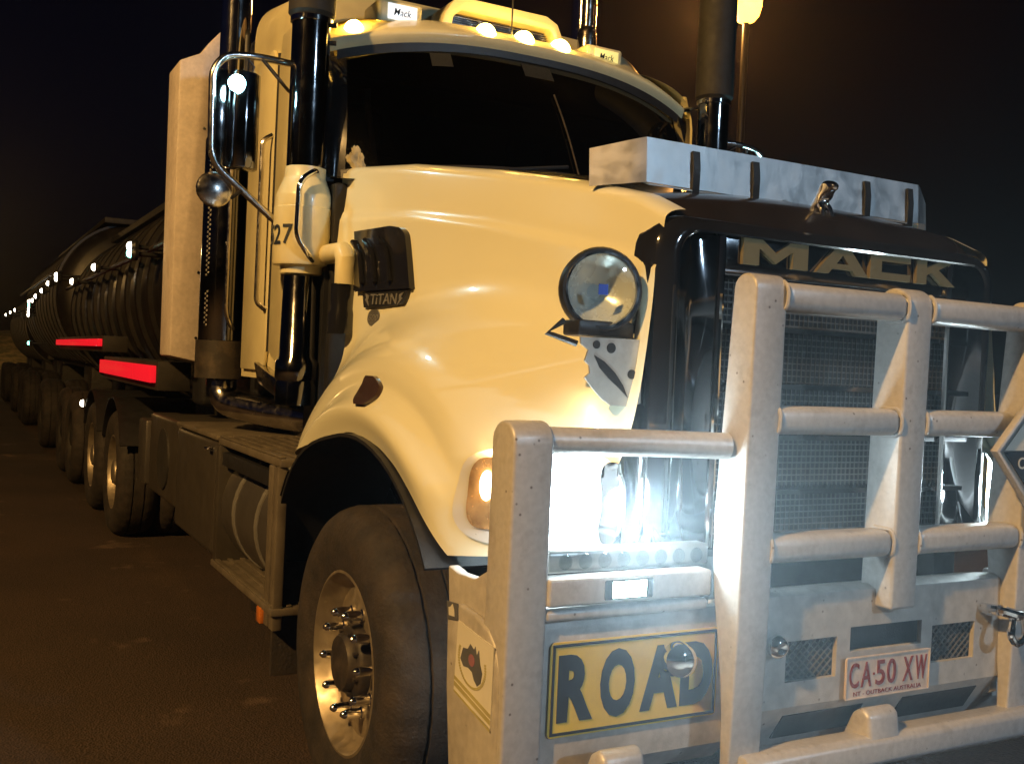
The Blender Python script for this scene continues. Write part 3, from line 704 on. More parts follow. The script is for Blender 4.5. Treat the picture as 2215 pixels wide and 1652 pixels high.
# ---- wheels
def tyre_mesh():
    bm = bmesh.new()
    prof = [(.292, .02), (.30, -.004), (.33, -.016), (.40, -.028), (.46, -.022), (.492, .0), (.508, .022), (.518, .05)]
    prof += [(.521, .062), (.521, .085), (.508, .088), (.508, .096), (.521, .099), (.522, .128), (.508, .131), (.508, .141), (.522, .144)]
    prof += [(r_, .272-h) for r_, h in reversed(prof)]
    lathe(bm, prof, (0, 0, 0), (0, 1, 0), 144, cap=False)
    for i, v in enumerate(bm.verts):
        r_ = math.hypot(v.co.x, v.co.z)
        if r_ > .500 and (v.co.y < .09 or v.co.y > .182) and (i % 144) % 4 == 0:
            k = (r_-.004)/r_; v.co.x *= k; v.co.z *= k
    return bm
def rim_mesh():
    bm = bmesh.new()
    prof = [(.292, .016), (.306, .004), (.305, -.006), (.296, -.008), (.287, .004), (.276, .03), (.262, .052), (.25, .062), (.235, .060), (.205, .055), (.175, .052), (.14, .052), (.118, .056)]
    lathe(bm, prof, (0, 0, 0), (0, 1, 0), 64, cap=False); return bm
def nut_mesh():
    bm = bmesh.new(); lathe(bm, [(.021, .052), (.021, .044), (.0165, .040), (.0165, -.004), (.013, -.018), (.006, -.026), (.001, -.027)], (0, 0, 0), (0, 1, 0), 12); return bm
def hub_mesh():
    bm = bmesh.new(); lathe(bm, [(.125, .06), (.122, .03), (.115, .018), (.100, .012), (.096, -.004), (.088, -.014), (.05, -.018), (.02, -.019), (.001, -.019)], (0, 0, 0), (0, 1, 0), 36)
    for k in range(8):
        a = R(45*k+10); lathe(bm, [(.008, .012), (.008, -.004), (.001, -.005)], (.105*math.sin(a), .004, .105*math.cos(a)), (0, 1, 0), 6)
    return bm
TM = {}
def mk(name, bm, material):
    me = bpy.data.meshes.new(name); bmesh.ops.recalc_face_normals(bm, faces=bm.faces); bm.to_mesh(me); bm.free()
    me.polygons.foreach_set('use_smooth', [True]*len(me.polygons)); me.set_sharp_from_angle(angle=R(38)); me.materials.append(M[material]); TM[name] = me
mk('tyre', tyre_mesh(), 'rubber'); mk('rim', rim_mesh(), 'alloy'); mk('wheel_nut', nut_mesh(), 'chrome'); mk('hub', hub_mesh(), 'hub_iron')
def rimdeep():
    bm = bmesh.new()
    lathe(bm, [(.292, .016), (.306, .004), (.305, -.006), (.296, -.008), (.287, .004), (.272, .05), (.26, .12), (.245, .15), (.20, .155), (.14, .15), (.118, .15), (.11, .03), (.095, .0), (.06, -.01), (.001, -.012)], (0, 0, 0), (0, 1, 0), 48, cap=False); return bm
mk('rim_deep', rimdeep(), 'alloy')
mk('rim_plain', rimdeep(), 'chassis_black')
def wheel(parent, base, x, y, z=.518, s=1, front=True, label=None, plain=False):
    """outer face at y; s=1 faces -Y (near side)"""
    hv = bpy.data.objects.new('wheel', TM['tyre']); COL.objects.link(hv); hv.parent = parent
    hv.location = Vector((x, y, z))-Vector(base); hv.rotation_euler = (0, R(random.uniform(0, 360)) if not front else R(7), 0 if s > 0 else math.pi)
    if label: hv['label'] = label
    def sub(n, me, loc=(0, 0, 0)):
        o = bpy.data.objects.new(n, me); COL.objects.link(o); o.parent = hv; o.location = loc; return o
    sub('rim', TM['rim' if front else ('rim_plain' if plain else 'rim_deep')])
    if front:
        sub('hub', TM['hub'])
        for k in range(10):
            a = 2*math.pi*k/10+.1; sub('wheel_nut', TM['wheel_nut'], (.1675*math.sin(a), 0, .1675*math.cos(a)))
    return hv
B0 = (0, 0, 0)
wheel(truck, B0, .03, -1.172, s=1, label='dusty front wheel with polished rim and chrome nut caps')
wheel(truck, B0, .03, 1.172, s=-1)
for x in (-5.75, -7.25):
    for s in (1, -1):
        wheel(truck, B0, x, -1.17*s, s=s, front=False)
        wheel(truck, B0, x, -.84*s, s=s, front=False)
# inner guard behind the front wheel, mud flap
for s in (1, -1):
    bm = bmesh.new(); prev = None
    for k in range(25):
        a = R(35+k*(168-35)/24); e = .745 if a < R(100) else .745+.07*sstep(100, 140, math.degrees(a))
        x = .05+1.1*e*math.cos(a); z = .54+e*math.sin(a)
        cur = [bm.verts.new((x, -s*1.195, z)), bm.verts.new((x, -s*.75, z))]
        if prev: bm.faces.new((prev[0], prev[1], cur[1], cur[0]))
        prev = cur
    solid(bm, .012); obj('inner_guard', bm, 'black_plastic', truck)
    # dark moulded rear leg of the guard
    bm = bmesh.new()
    def fg(u, v):
        a = R(138+u*40); e0 = .82; x = .05+1.1*e0*math.cos(a)-.10*v; z = .54+e0*math.sin(a)+.02*v
        return Vector((x, -s*(1.20-.10*v*v), z))
    grid(bm, fg, 16, 6); solid(bm, .01); obj('guard_leg', bm, 'black_gloss', truck)
    bm = bmesh.new(); box(bm, -.80, -.775, -s*1.19 if s > 0 else .80, -.80 if s > 0 else 1.19, .24, .70, .004); obj('mud_flap', bm, 'rubber', truck)
bm = bmesh.new(); box(bm, -.06, .12, -.9, .9, .42, .55, .03); lathe(bm, [(.12, 0), (.12, .1)], (.03, -.9, .518), (0, -1, 0), 20); lathe(bm, [(.12, 0), (.12, .1)], (.03, .9, .518), (0, 1, 0), 20); obj('front_axle', bm, 'chassis_black', truck)
for s in (-1, 1):
    bm = bmesh.new(); box(bm, -8.3, 1.1, s*.43-.05, s*.43+.05, .75, 1.03, .01); obj('chassis_rail', bm, 'chassis_black', truck)
bm = bmesh.new(); box(bm, -2.4, .9, -.38, .38, .5, 1.2, .05); obj('gearbox', bm, 'chassis_black', truck)
for x in (-5.75, -7.25):
    bm = bmesh.new(); lathe(bm, [(.09, -.75), (.10, -.2), (.2, -.12), (.22, 0), (.2, .12), (.10, .2), (.09, .75)], (x, 0, .518), (0, 1, 0), 20); obj('drive_axle', bm, 'chassis_black', truck)
    for s in (-1, 1):
        bm = bmesh.new(); prev = None
        for k in range(15):
            a = R(25+k*130/14); cur = [bm.verts.new((x+.62*math.cos(a), s*yy, .52+.62*math.sin(a))) for yy in (1.2, .55)]
            if prev: bm.faces.new((prev[0], prev[1], cur[1], cur[0]))
            prev = cur
        solid(bm, .012); obj('drive_mudguard', bm, 'black_plastic', truck)

# ---- steps, fuel tank and boxes along the near side
bm = bmesh.new(); box(bm, -1.80, -.70, -1.205, -.62, 1.09, 1.125, .008)
ts = obj('side_step', bm, 'tread_alloy', truck, 'worn alloy step frame over the round fuel tank')
for k in range(9):
    bm = bmesh.new(); y = -1.19+k*.062; box(bm, -1.78, -.72, y-.012, y+.012, 1.1255, 1.135, .003); obj('tread_rib', bm, 'tread_alloy', ts)
bm = bmesh.new(); box(bm, -1.80, -.70, -1.22, -.98, .50, .53, .006); obj('lower_tread', bm, 'tread_alloy', ts)
for k in range(4):
    bm = bmesh.new(); y = -1.20+k*.06; box(bm, -1.78, -.72, y-.012, y+.012, .5305, .539, .003); obj('tread_rib', bm, 'tread_alloy', ts)
bm = bmesh.new(); box(bm, -1.72, -.78, -1.20, -1.165, .995, 1.06, .004); obj('step_grip', bm, 'black_plastic', ts)
for x in (-.74, -.82):
    bm = bmesh.new(); box(bm, x-.03, x+.03, -1.21, -1.17, .44, 1.09, .006); obj('upright', bm, 'tread_alloy', ts)
bm = bmesh.new(); box(bm, -1.80, -1.74, -1.212, -.65, .5, 1.09, .008); obj('upright', bm, 'toolbox_paint', ts)
bm = bmesh.new(); lathe(bm, [(.01, 0), (.24, .0), (.285, -.02), (.30, -.05), (.30, -.86), (.27, -.9), (.01, -.9)], (-.84, -.90, .80), (1, 0, 0), 40); ft = obj('fuel_tank', bm, 'tank_alloy', truck, 'round alloy fuel tank inside the step frame')
for x in (-1.05, -1.45):
    bm = bmesh.new(); lathe(bm, [(.3, -.02), (.306, -.02), (.306, .02), (.3, .02)], (x, -.90, .80), (1, 0, 0), 40, cap=False); obj('tank_strap', bm, 'steel_plate', ft)
bm = bmesh.new(); box(bm, -1.04, -.84, -1.215, -.99, .46, .50, .005); obj('step_foot', bm, 'black_plastic', ts)
bm = bmesh.new(); box(bm, -.90, -.84, -1.226, -1.20, .44, .505, .006); obj('side_reflector', bm, 'amber_plastic', ts, 'small amber reflector below the step')
bm = bmesh.new(); box(bm, -2.86, -1.83, -1.205, -.62, .53, 1.10, .03, 3); tb = obj('tool_box', bm, 'toolbox_paint', truck, 'dull grey steel tool box behind the step')
bm = bmesh.new(); box(bm, -2.87, -1.82, -1.21, -.60, 1.105, 1.13, .008); obj('box_lid', bm, 'tread_alloy', tb)
bm = bmesh.new(); tube(bm, [(-1.95, -1.205, 1.06), (-1.95, -1.235, 1.06), (-1.89, -1.235, 1.06), (-1.89, -1.205, 1.06)], .008, 8, .01); obj('latch', bm, 'chrome', tb)
bm = bmesh.new(); box(bm, -3.95, -2.95, -1.18, -.62, .60, 1.12, .03, 3); bb2 = obj('battery_box', bm, 'toolbox_paint', truck, 'dark battery box ahead of the drive wheels')
bm = bmesh.new(); lathe(bm, [(.01, 0), (.19, 0), (.2, -.02), (.2, -.04)], (-3.4, -1.19, .86), (0, -1, 0), 28); obj('round_cover', bm, 'chassis_black', bb2)
bm = bmesh.new(); box(bm, -4.5, -4.2, -1.17, -.8, .6, 1.05, .02); obj('air_tank_bracket', bm, 'tank_alloy', truck)
bm = bmesh.new(); box(bm, -4.4, -.9, -.8, .95, 1.03, 1.22, .02); obj('chassis_deck', bm, 'chassis_black', truck)

# ---- cab
bm = bmesh.new()
SEC = [(-1.08, 3.06), (-1.35, 3.14), (-1.55, 3.33), (-2.12, 3.42)]
def cabsec(x, zt, nu=28):
    pts = []
    hw = 1.03
    for k in range(nu+1):
        a = math.pi*k/nu; c_ = math.cos(a); s_ = math.sin(a)
        y = -hw*math.copysign(abs(c_)**.32, c_); zz = (zt-.34)+.34*abs(s_)**.55
        pts.append((x, y, zz))
    return [(x, -hw, 1.42)]+pts+[(x, hw, 1.42)]
prev = None; rings = []
for x, zt in SEC:
    cur = [bm.verts.new(p) for p in cabsec(x, zt)]; rings.append(cur)
    if prev:
        for i in range(len(cur)-1): bm.faces.new((prev[i], prev[i+1], cur[i+1], cur[i]))
    prev = cur
bm.faces.new(prev)
cab = obj('cab_shell', bm, 'cab_paint', truck, 'cream cab body with high roof', sharp=40)
# roof brow above the windscreen
def wtop(s_): return Vector((-.985-.13*abs(s_)**2.6, .955*s_, 2.995-.115*abs(s_)**2.6))
def wbot(s_): return Vector((-.60-.40*abs(s_)**2.2, .99*s_, 2.30+.06*(1-abs(s_)**2)))
bm = bmesh.new()
def fb(u, v):
    s_ = u*2-1; a = wtop(s_)+Vector((.035, 0, -.012)); 
    if v < .3: return a+Vector((0.02*math.sin(v/.3*math.pi/2), 0, .05*v/.3))
    t_ = (v-.3)/.7; b = Vector((-1.36, a.y*1.03, 3.14-.16*abs(s_)**6)); c_ = a+Vector((.02, 0, .05))
    p = c_.lerp(b, t_); p.z += .045*math.sin(t_*math.pi)*(1-.5*abs(s_)**4); return p
grid(bm, fb, 61, 16); brow = obj('roof_brow', bm, 'cab_paint', truck, 'curved cream roof edge above the windscreen', sharp=60)
bm = bmesh.new()
def fw(u, v):
    s_ = (u*2-1)*.93; p = wbot(s_).lerp(wtop(s_), v); p.x += .03*math.sin(v*math.pi); return p
grid(bm, fw, 49, 14); ws = obj('windscreen', bm, 'windscreen_glass', truck, 'dark curved windscreen')
for s in (-1, 1):
    bm = bmesh.new()
    def fp(u, v):
        s_ = s*(.925+u*.075); p = wbot(s_).lerp(wtop(s_), v); p.x += .03*math.sin(v*math.pi)+.006; p.z += .0
        return p
    grid(bm, fp, 5, 14)
    def fp2(u, v):
        p = wbot(s).lerp(wtop(s), v); p.x += .03*math.sin(v*math.pi)+.006; return p.lerp(Vector((-1.10, s*1.032, p.z)), u)
    grid(bm, fp2, 4, 14); obj('windscreen_pillar', bm, 'black_gloss', truck)
    bm = bmesh.new(); prism(bm, [(-1.06, 1.2), (-.90, 1.3), (-.88, 2.0), (-1.0, 2.36), (-1.1, 2.36), (-1.1, 1.2)], 'y', s*.80, s*1.0); obj('cowl_side', bm, 'black_plastic', truck)
bm = bmesh.new()
def fgk(u, v):
    s_ = (u*2-1)*.94; 
    return (wbot(s_)+Vector((.03, 0, -.03))).lerp(wbot(s_)+Vector((.004, 0, .03)), v)
grid(bm, fgk, 49, 3); obj('windscreen_seal', bm, 'black_plastic', truck)
bm = bmesh.new()
def fgt(u, v):
    s_ = (u*2-1)*.97; return (wtop(s_)+Vector((.03, 0, -.05))).lerp(wtop(s_)+Vector((.036, 0, -.010)), v)
grid(bm, fgt, 49, 3); obj('windscreen_seal', bm, 'black_plastic', truck)
bm = bmesh.new(); box(bm, -1.06, -.86, -.98, .98, 1.3, 2.27, .02); obj('firewall', bm, 'black_plastic', truck)
bm = bmesh.new(); grid(bm, lambda u, v: Vector((-.93+.34*v*(1-(u*2-1)**2*.7), (u*2-1)*.97, 2.30-.02*v)), 21, 4); obj('cowl', bm, 'black_plastic', truck)
for y0 in (-.45, .35):
    bm = bmesh.new(); p0 = wbot(y0+.0)+Vector((.05, 0, .0)); p1 = wbot(y0+.42)+Vector((.035, 0, .05)); tube(bm, [p0, p1], .008, 8); obj('wiper', bm, 'black_plastic', truck)
# interior: dash, seats, wheel, visors
bm = bmesh.new(); box(bm, -1.32, -1.05, -.95, .95, 1.9, 2.28, .05, 3); obj('dashboard', bm, 'seat_fabric', truck)
for y in (-.52, .52):
    bm = bmesh.new(); box(bm, -2.0, -1.85, y-.26, y+.26, 1.8, 2.62, .07, 3); box(bm, -1.99, -1.88, y-.14, y+.14, 2.63, 2.85, .05, 3); box(bm, -1.9, -1.45, y-.26, y+.26, 1.7, 1.85, .06, 3); obj('seat', bm, 'seat_fabric', truck)
bm = bmesh.new(); ctrw = Vector((-1.48, -.52, 2.22)); e1 = Vector((0, 1, 0)); e2 = Vector((.45, 0, .9)).normalized()
tube(bm, [ctrw+(e1*math.cos(2*math.pi*k/32)+e2*math.sin(2*math.pi*k/32))*.23 for k in range(32)], .016, 8, closed=True); tube(bm, [ctrw-e1*.23, ctrw+e1*.23], .02, 8); obj('steering_wheel', bm, 'black_plastic', truck)
mat('dim_label', (.016, .016, .013), .6, 0, 0, .2, 30)  # near-black tone puts the dimness behind tinted glass into the colour
for sc_, w2 in ((-.505, .05), (-.01, .08)):
    bm = bmesh.new()
    def fl_(u, v):
        s_ = sc_+(u-.5)*2*w2; v_ = .80+v*.11; p = wbot(s_).lerp(wtop(s_), v_); p.x += .03*math.sin(v_*math.pi)+.004; return p
    grid(bm, fl_, 5, 3); obj('windscreen_label', bm, 'dim_label', truck, 'dull rectangular label on the windscreen top')
bm = bmesh.new(); pts_ = []
for k in range(8):
    v_ = .03+k/7*.64; s_ = .05-.02*k/7; p = wbot(s_).lerp(wtop(s_), v_); p.x += .03*math.sin(v_*math.pi)+.014; pts_.append(p)
tube(bm, pts_, .004, 6); obj('wiper', bm, 'hub_iron', truck)
bm = bmesh.new(); tube(bm, [(-1.03, -.80, 2.72), (-1.05, -.785, 2.66), (-.98, -.76, 2.38)], [.022, .016, .012], 8); obj('grab_rail', bm, 'steel_plate', truck)
for y, z in ((-.06, 2.41), (-.02, 2.40)):
    bm = bmesh.new(); box(bm, -.93, -.925, y-.016, y+.016, z-.05, z+.03, mtx=None); obj('dash_card', bm, 'paper', truck)

bm = bmesh.new()
grid(bm, lambda u, v: (wtop((u*2-1)*.98)+Vector((.0, 0, -.012))).lerp(Vector((-1.6, (u*2-1)*1.0, 2.93)), v), 31, 6); obj('headliner', bm, 'seat_fabric', truck)
bm = bmesh.new(); box(bm, -2.10, -2.07, -1.0, 1.0, 1.5, 2.95)
obj('cab_rear_lining', bm, 'seat_fabric', truck)
bm = bmesh.new(); box(bm, -2.10, -1.55, -1.0, 1.0, 2.915, 2.935); obj('roof_lining', bm, 'seat_fabric', truck)
for s_ in (-1, 1):
    bm = bmesh.new(); box(bm, -2.08, -1.13, *sorted((s_*.985, s_*1.0)), 1.5, 2.95); obj('side_lining', bm, 'seat_fabric', truck)
# five amber roof lamps, sign boxes, air conditioner, aerial
for s_, big in ((-.84, 1), (-.235, 1), (-.035, 1), (.165, 1), (.68, .6)):
    p = wtop(s_/.955)+Vector((-.035, 0, .068)); bm = bmesh.new()
    k = .05*big
    V = []
    def fa(u, v):
        a = u*math.pi*2; t_ = v; rr = math.sin(math.acos(min(1, t_)))
        return p+Vector((math.cos(a)*rr*k*1.5-.02*t_, math.sin(a)*rr*k*.85, t_*k*1.25-.004))
    grid(bm, fa, 20, 8)
    obj('roof_lamp', bm, 'roof_amber' if big == 1 else 'worn_chrome', truck, 'lit amber lamp on the roof edge' if big == 1 else None)
for y0, y1, mname in ((-.735, -.518, 'box_white'), (.368, .585, 'box_yellow')):
    bm = bmesh.new(); box(bm, -1.30, -1.10, y0, y1, 3.045, 3.16, .02, 3); bx_ = obj('roof_sign_box', bm, 'cab_paint', truck, 'small lit roof box with the word Mack')
    bm = bmesh.new(); box(bm, -1.10, -1.096, y0+.045, y1-.03, 3.07, 3.142, .0015); obj('lit_face', bm, mname, bx_)
    obj('lettering', text_bm('Mack', .034, .085, FRONT(-1.0955, (y0+y1)/2+.008, 3.106), .001, .002, .2), 'sign_black', bx_)
bm = bmesh.new()
acp = [(-.40, 3.03), (-.355, 3.20), (-.31, 3.27), (-.24, 3.29), (.20, 3.29), (.265, 3.26), (.295, 3.20), (.30, 3.03), (.245, 3.03), (.245, 3.19), (.22, 3.225), (-.27, 3.225), (-.31, 3.19), (-.335, 3.03)]
prism(bm, acp, 'x', -1.75, -1.22, .008, 2); ac = obj('air_conditioner', bm, 'cab_paint', truck, 'cream roof air conditioner with a louvred front')
bm = bmesh.new(); box(bm, -1.32, -1.30, -.32, .25, 3.03, 3.23); obj('intake_back', bm, 'hub_iron', ac)
bm = bmesh.new(); z = 3.05
while z < 3.225: box(bm, -1.30, -1.275, -.325, .245, z, z+.004); z += .0105
obj('intake_louvres', bm, 'worn_chrome', ac, kind='stuff')
bm = bmesh.new(); tube(bm, [(-1.02, -.10, 3.02), (-1.02, -.10, 4.2)], .004, 6); obj('aerial', bm, 'black_plastic', truck, 'thin black roof aerial')
bm = bmesh.new(); lathe(bm, [(.045, 0), (.05, .02), (.05, .16), (.04, .19), (.03, .2), (.03, .8)], (-1.32, .50, 3.12), (0, 0, 1), 20); obj('roof_horn_mast', bm, 'worn_chrome', truck)

# cab side: door skin, seams, hinge pillar, lower skirt
for s in (-1, 1):
    Y = lambda a: s*a
    bm = bmesh.new(); a = sorted((s*1.034, s*1.052)); prism(bm, [(-2.06, 1.46), (-1.62, 1.46), (-1.58, 1.6), (-1.56, 2.9), (-1.66, 3.0), (-2.06, 3.0)], 'y', *a, .006); dr = obj('cab_side_panel', bm, 'cab_paint', truck)
    bm = bmesh.new(); a = sorted((s*1.034, s*1.062)); prism(bm, [(-1.50, 1.55), (-1.15, 1.42), (-1.12, 2.85), (-1.18, 3.02), (-1.46, 3.02), (-1.50, 2.9)], 'y', *a, .008); dd = obj('door_frame', bm, 'cab_paint', truck)
    bm = bmesh.new(); tube(bm, [(-1.53, s*1.05, 1.55), (-1.53, s*1.05, 2.95)], .012, 8); obj('door_seal', bm, 'black_plastic', dd)
    bm = bmesh.new(); prism(bm, [(-1.70, 1.50), (-1.25, 1.42), (-1.18, 1.33), (-1.62, 1.40)], 'y', *sorted((s*.97, s*1.075)), .006); obj('cab_skirt', bm, 'worn_chrome', truck)
    bm = bmesh.new(); tube(bm, [(-1.60, s*1.055, 1.75), (-1.60, s*1.10, 1.78), (-1.60, s*1.10, 2.55), (-1.60, s*1.055, 2.58)], .012, 10, .03); obj('grab_handle', bm, 'worn_chrome', truck)

# ---- air intakes both sides of the bonnet
for s in (1, -1):
    c0 = Vector((-.97, -s*1.075, 0)); lab = s > 0
    bm = bmesh.new(); lathe(bm, [(.078, 2.30), (.08, 2.31), (.08, 2.94)], c0, (0, 0, 1), 36); ip = obj('intake_pipe', bm, 'dark_chrome', truck, 'tall dark chrome air intake pipe in front of the cab' if lab else None)
    bm = bmesh.new(); lathe(bm, [(.082, 2.93), (.088, 2.932), (.088, 2.952), (.082, 2.955)], c0, (0, 0, 1), 36, cap=False); obj('pipe_clamp', bm, 'chrome', ip)
    bm = bmesh.new(); lathe(bm, [(.083, 2.954), (.098, 2.97), (.098, 3.75), (.07, 3.78)], c0, (0, 0, 1), 36); obj('intake_head', bm, 'chassis_black', ip)
    for z in (2.935, 2.86):
        bm = bmesh.new(); lathe(bm, [(.011, 0), (.011, .03)], c0+Vector((.03, s*.07, z)), (.4, s*1, 0), 8); obj('clamp_bolt', bm, 'black_plastic', ip)
    bm = bmesh.new(); lathe(bm, [(.072, 2.33), (.086, 2.325), (.086, 2.285), (.09, 2.275), (.118, 2.21), (.120, 2.20), (.120, 2.155), (.123, 2.152), (.123, 1.925), (.118, 1.915), (.09, 1.912), (.088, 1.88), (.07, 1.878)], c0, (0, 0, 1), 40)
    can = obj('air_cleaner', bm, 'cab_paint', truck, 'cream air cleaner canister with fleet number' if lab else None)
    if lab:
        for ch, ang in (('5', -96), ('2', -72), ('7', -46)):
            a = R(ang); n = Vector((math.cos(a), math.sin(a), 0)); tx = Vector((-n.y, n.x, 0))
            obj('lettering', text_bm(ch, .082, .046, frame(c0+n*.1245+Vector((0, 0, 2.035)), tx, (0, 0, 1)), .001, .014), 'sign_black', can)
    bm = bmesh.new(); tube(bm, [(-.93, -s*1.0, 1.965), (-.70, -s*.985, 1.962), (-.665, -s*.985, 1.93), (-.665, -s*.985, 1.83)], .042, 20, .0); obj('elbow_pipe', bm, 'cab_paint', can)
    bm = bmesh.new(); lathe(bm, [(.05, 0), (.05, -.10), (.058, -.12), (.058, -.2)], (-.68, -s*.985, 1.832), (0, 0, 1), 20); obj('rubber_boot', bm, 'black_gloss', can)
    bm = bmesh.new(); lathe(bm, [(.07, 1.875), (.072, 1.87), (.078, 1.53), (.092, 1.51), (.092, 1.44), (.086, 1.43), (.09, 1.41), (.09, 1.33)], c0, (0, 0, 1), 32); obj('lower_duct', bm, 'dark_chrome', can)
    bm = bmesh.new()
    g0 = c0+Vector((.135, -s*.02, 0))
    tube(bm, [c0+Vector((.07, s*.03, 2.30)), g0+Vector((.0, s*.02, 2.30)), g0+Vector((.01, -s*.045, 2.25)), g0+Vector((.015, -s*.05, 2.02)), g0+Vector((.02, s*.0, 1.95)), c0+Vector((.10, s*.02, 1.925))], .012, 12, .04); obj('guard_tube', bm, 'chrome', can)
    bm = bmesh.new(); tube(bm, [c0+Vector((.0, s*.05, 2.92)), Vector((-1.1, -s*.98, 2.92))], .012, 8); obj('pipe_stay', bm, 'worn_chrome', ip)

# ---- exhaust stacks with drilled heat shield
for s in (1, -1):
    c0 = Vector((-2.32, -s*1.085, 0))
    bm = bmesh.new(); lathe(bm, [(.075, 1.3), (.08, 1.3), (.08, 4.1)], c0, (0, 0, 1), 32); ex = obj('exhaust_stack', bm, 'chrome', truck, 'chrome exhaust stack with drilled heat shield behind the cab' if s > 0 else None)
    bm = bmesh.new(); lathe(bm, [(.128, 1.43), (.132, 1.44), (.132, 2.66), (.125, 2.68), (.085, 2.70)], c0, (0, 0, 1), 40, cap=False); sh = obj('heat_shield', bm, 'dark_chrome', ex)
    bm = bmesh.new(); lathe(bm, [(.140, 1.40), (.143, 1.40), (.143, 1.60), (.140, 1.60)], c0, (0, 0, 1), 32, cap=False); obj('shield_skirt', bm, 'hub_iron', ex)
    bm = bmesh.new()
    for col, a0 in enumerate((-118, -111, -104, -62, -56)):
        z = 1.68+(.0125 if col % 2 else 0)
        while z < 2.62:
            if not (1.86 < z < 1.93):
                a = R(a0*1.0); n = Vector((math.cos(a), math.sin(a)*s, 0)); p = c0+n*.1325+Vector((0, 0, z)); lathe(bm, [(.0065, 0), (.004, .001)], p, n, 8)
            z += .025
    obj('shield_holes', bm, 'steel_plate', ex, kind='stuff')
    bm = bmesh.new(); tube(bm, [c0+Vector((.13, -s*.02, 2.55)), c0+Vector((.17, -s*.03, 2.52)), c0+Vector((.17, -s*.03, 1.74)), c0+Vector((.12, s*.02, 1.66))], .013, 10, .05); obj('shield_handle', bm, 'worn_chrome', ex)
    bm = bmesh.new(); tube(bm, [c0+Vector((0, 0, 1.45)), c0+Vector((.02, 0, 1.28)), c0+Vector((.25, s*.15, 1.24)), c0+Vector((.6, s*.35, 1.22))], .075, 20, .15); obj('exhaust_elbow', bm, 'worn_chrome', ex)

# ---- rear of cab: sleeper wall with side extenders
bm = bmesh.new(); box(bm, -2.6, -2.16, -.95, .95, 1.3, 3.3, .05, 3); obj('sleeper_wall', bm, 'black_plastic', truck)
bm = bmesh.new(); box(bm, -3.55, -3.26, -1.0, 1.0, 1.2, 3.5, .04, 3); obj('head_board', bm, 'black_plastic', truck)
for s in (1, -1):
    bm = bmesh.new(); pr = [(-1.205, 1.505), (-1.03, 1.47), (-1.03, 3.24), (-.97, 3.36), (-.84, 3.48), (-.80, 3.62), (-.90, 3.60), (-1.05, 3.42), (-1.09, 3.355), (-1.215, 3.292)]
    prism(bm, [(p[0]*s, p[1]) for p in pr], 'x', -3.55, -3.2, .012, 2); se = obj('side_extender', bm, 'panel_paint', truck, 'tall cream side panel behind the exhaust' if s > 0 else None)
    bm = bmesh.new(); prism(bm, [(-1.03*s, 1.475), (-.985*s, 1.48), (-.985*s, 3.2), (-1.03*s, 3.23)], 'x', -3.5, -3.24); obj('extender_flange', bm, 'panel_paint', se)
    for z in (1.62, 2.02, 2.9):
        bm = bmesh.new(); lathe(bm, [(.012, 0), (.009, .005)], (-3.2, -1.055*s, z), (1, 0, 0), 10); obj('rivet', bm, 'chrome', se)

# ---- mirrors
for s in (1, -1):
    T = lambda x, y, z: Vector((x, -s*y, z))
    bm = bmesh.new(); tube(bm, [T(-1.06, 1.04, 2.775), T(-1.0, 1.30, 2.765), T(-1.0, 1.42, 2.75), T(-1.0, 1.468, 2.68), T(-1.0, 1.46, 2.31), T(-1.03, 1.16, 2.085), T(-1.08, 1.04, 2.02)], .0155, 14, .07)
    ma = obj('mirror_arm', bm, 'worn_chrome', truck, 'chrome tube arm carrying the near side mirror' if s > 0 else None)
    bm = bmesh.new(); prism(bm, [(x_, y_) for x_, y_ in [(-1.0, 1.27), (-.965, 1.30), (-.955, 1.335), (-.965, 1.375), (-1.0, 1.395), (-1.05, 1.395), (-1.05, 1.27)]] if s < 0 else [(-1.0, -1.27), (-.965, -1.30), (-.955, -1.335), (-.965, -1.375), (-1.0, -1.395), (-1.05, -1.395), (-1.05, -1.27)], 'z', 2.295, 2.69, .008, 2); mh = obj('mirror_head', bm, 'dark_chrome', ma)
    bm = bmesh.new(); box(bm, -1.045, -1.03, *sorted((-s*1.396, -s*1.452)), 2.30, 2.70, .004); obj('side_blade', bm, 'dark_chrome', ma)
    bm = bmesh.new(); box(bm, -1.06, -1.052, *sorted((-s*1.275, -s*1.39)), 2.31, 2.675); obj('mirror_glass', bm, 'chrome', ma)
    bm = bmesh.new(); tube(bm, [T(-1.0, 1.33, 2.69), T(-1.0, 1.33, 2.765)], .01, 8); tube(bm, [T(-1.0, 1.33, 2.75), T(-1.0, 1.30, 2.72), T(-1.0, 1.31, 2.69)], .004, 6); obj('mirror_stay', bm, 'black_plastic', ma)
    bm = bmesh.new(); tube(bm, [T(-1.0, 1.27, 2.76), T(-1.05, 1.14, 2.66), T(-1.08, 1.05, 2.62)], .008, 8); obj('mirror_brace', bm, 'worn_chrome', ma)
    bm = bmesh.new(); lathe(bm, [(.001, .012), (.045, .008), (.07, -.004), (.074, -.016), (.05, -.05), (.02, -.06)], T(-1.02, 1.435, 2.205), (1, 0, .05), 32); obj('spot_mirror', bm, 'worn_chrome', ma, 'round convex mirror below the main mirror' if s > 0 else None)
    bm = bmesh.new(); tube(bm, [T(-1.03, 1.435, 2.2), T(-1.04, 1.36, 2.18), T(-1.0, 1.33, 2.21)], .009, 8); obj('spot_mirror_stay', bm, 'black_plastic', ma)
    bm = bmesh.new(); lathe(bm, [(.001, .026), (.02, .02), (.033, .005), (.033, -.012)], T(-.955, 1.378, 2.632), (1, 0, 0), 20); obj('mirror_glint', bm, 'mirror_glint_glow', ma, 'bright blue-white glint on the mirror, made to glow' if s > 0 else None)  # glowing dome stands in for a cool lamp reflected in the chrome

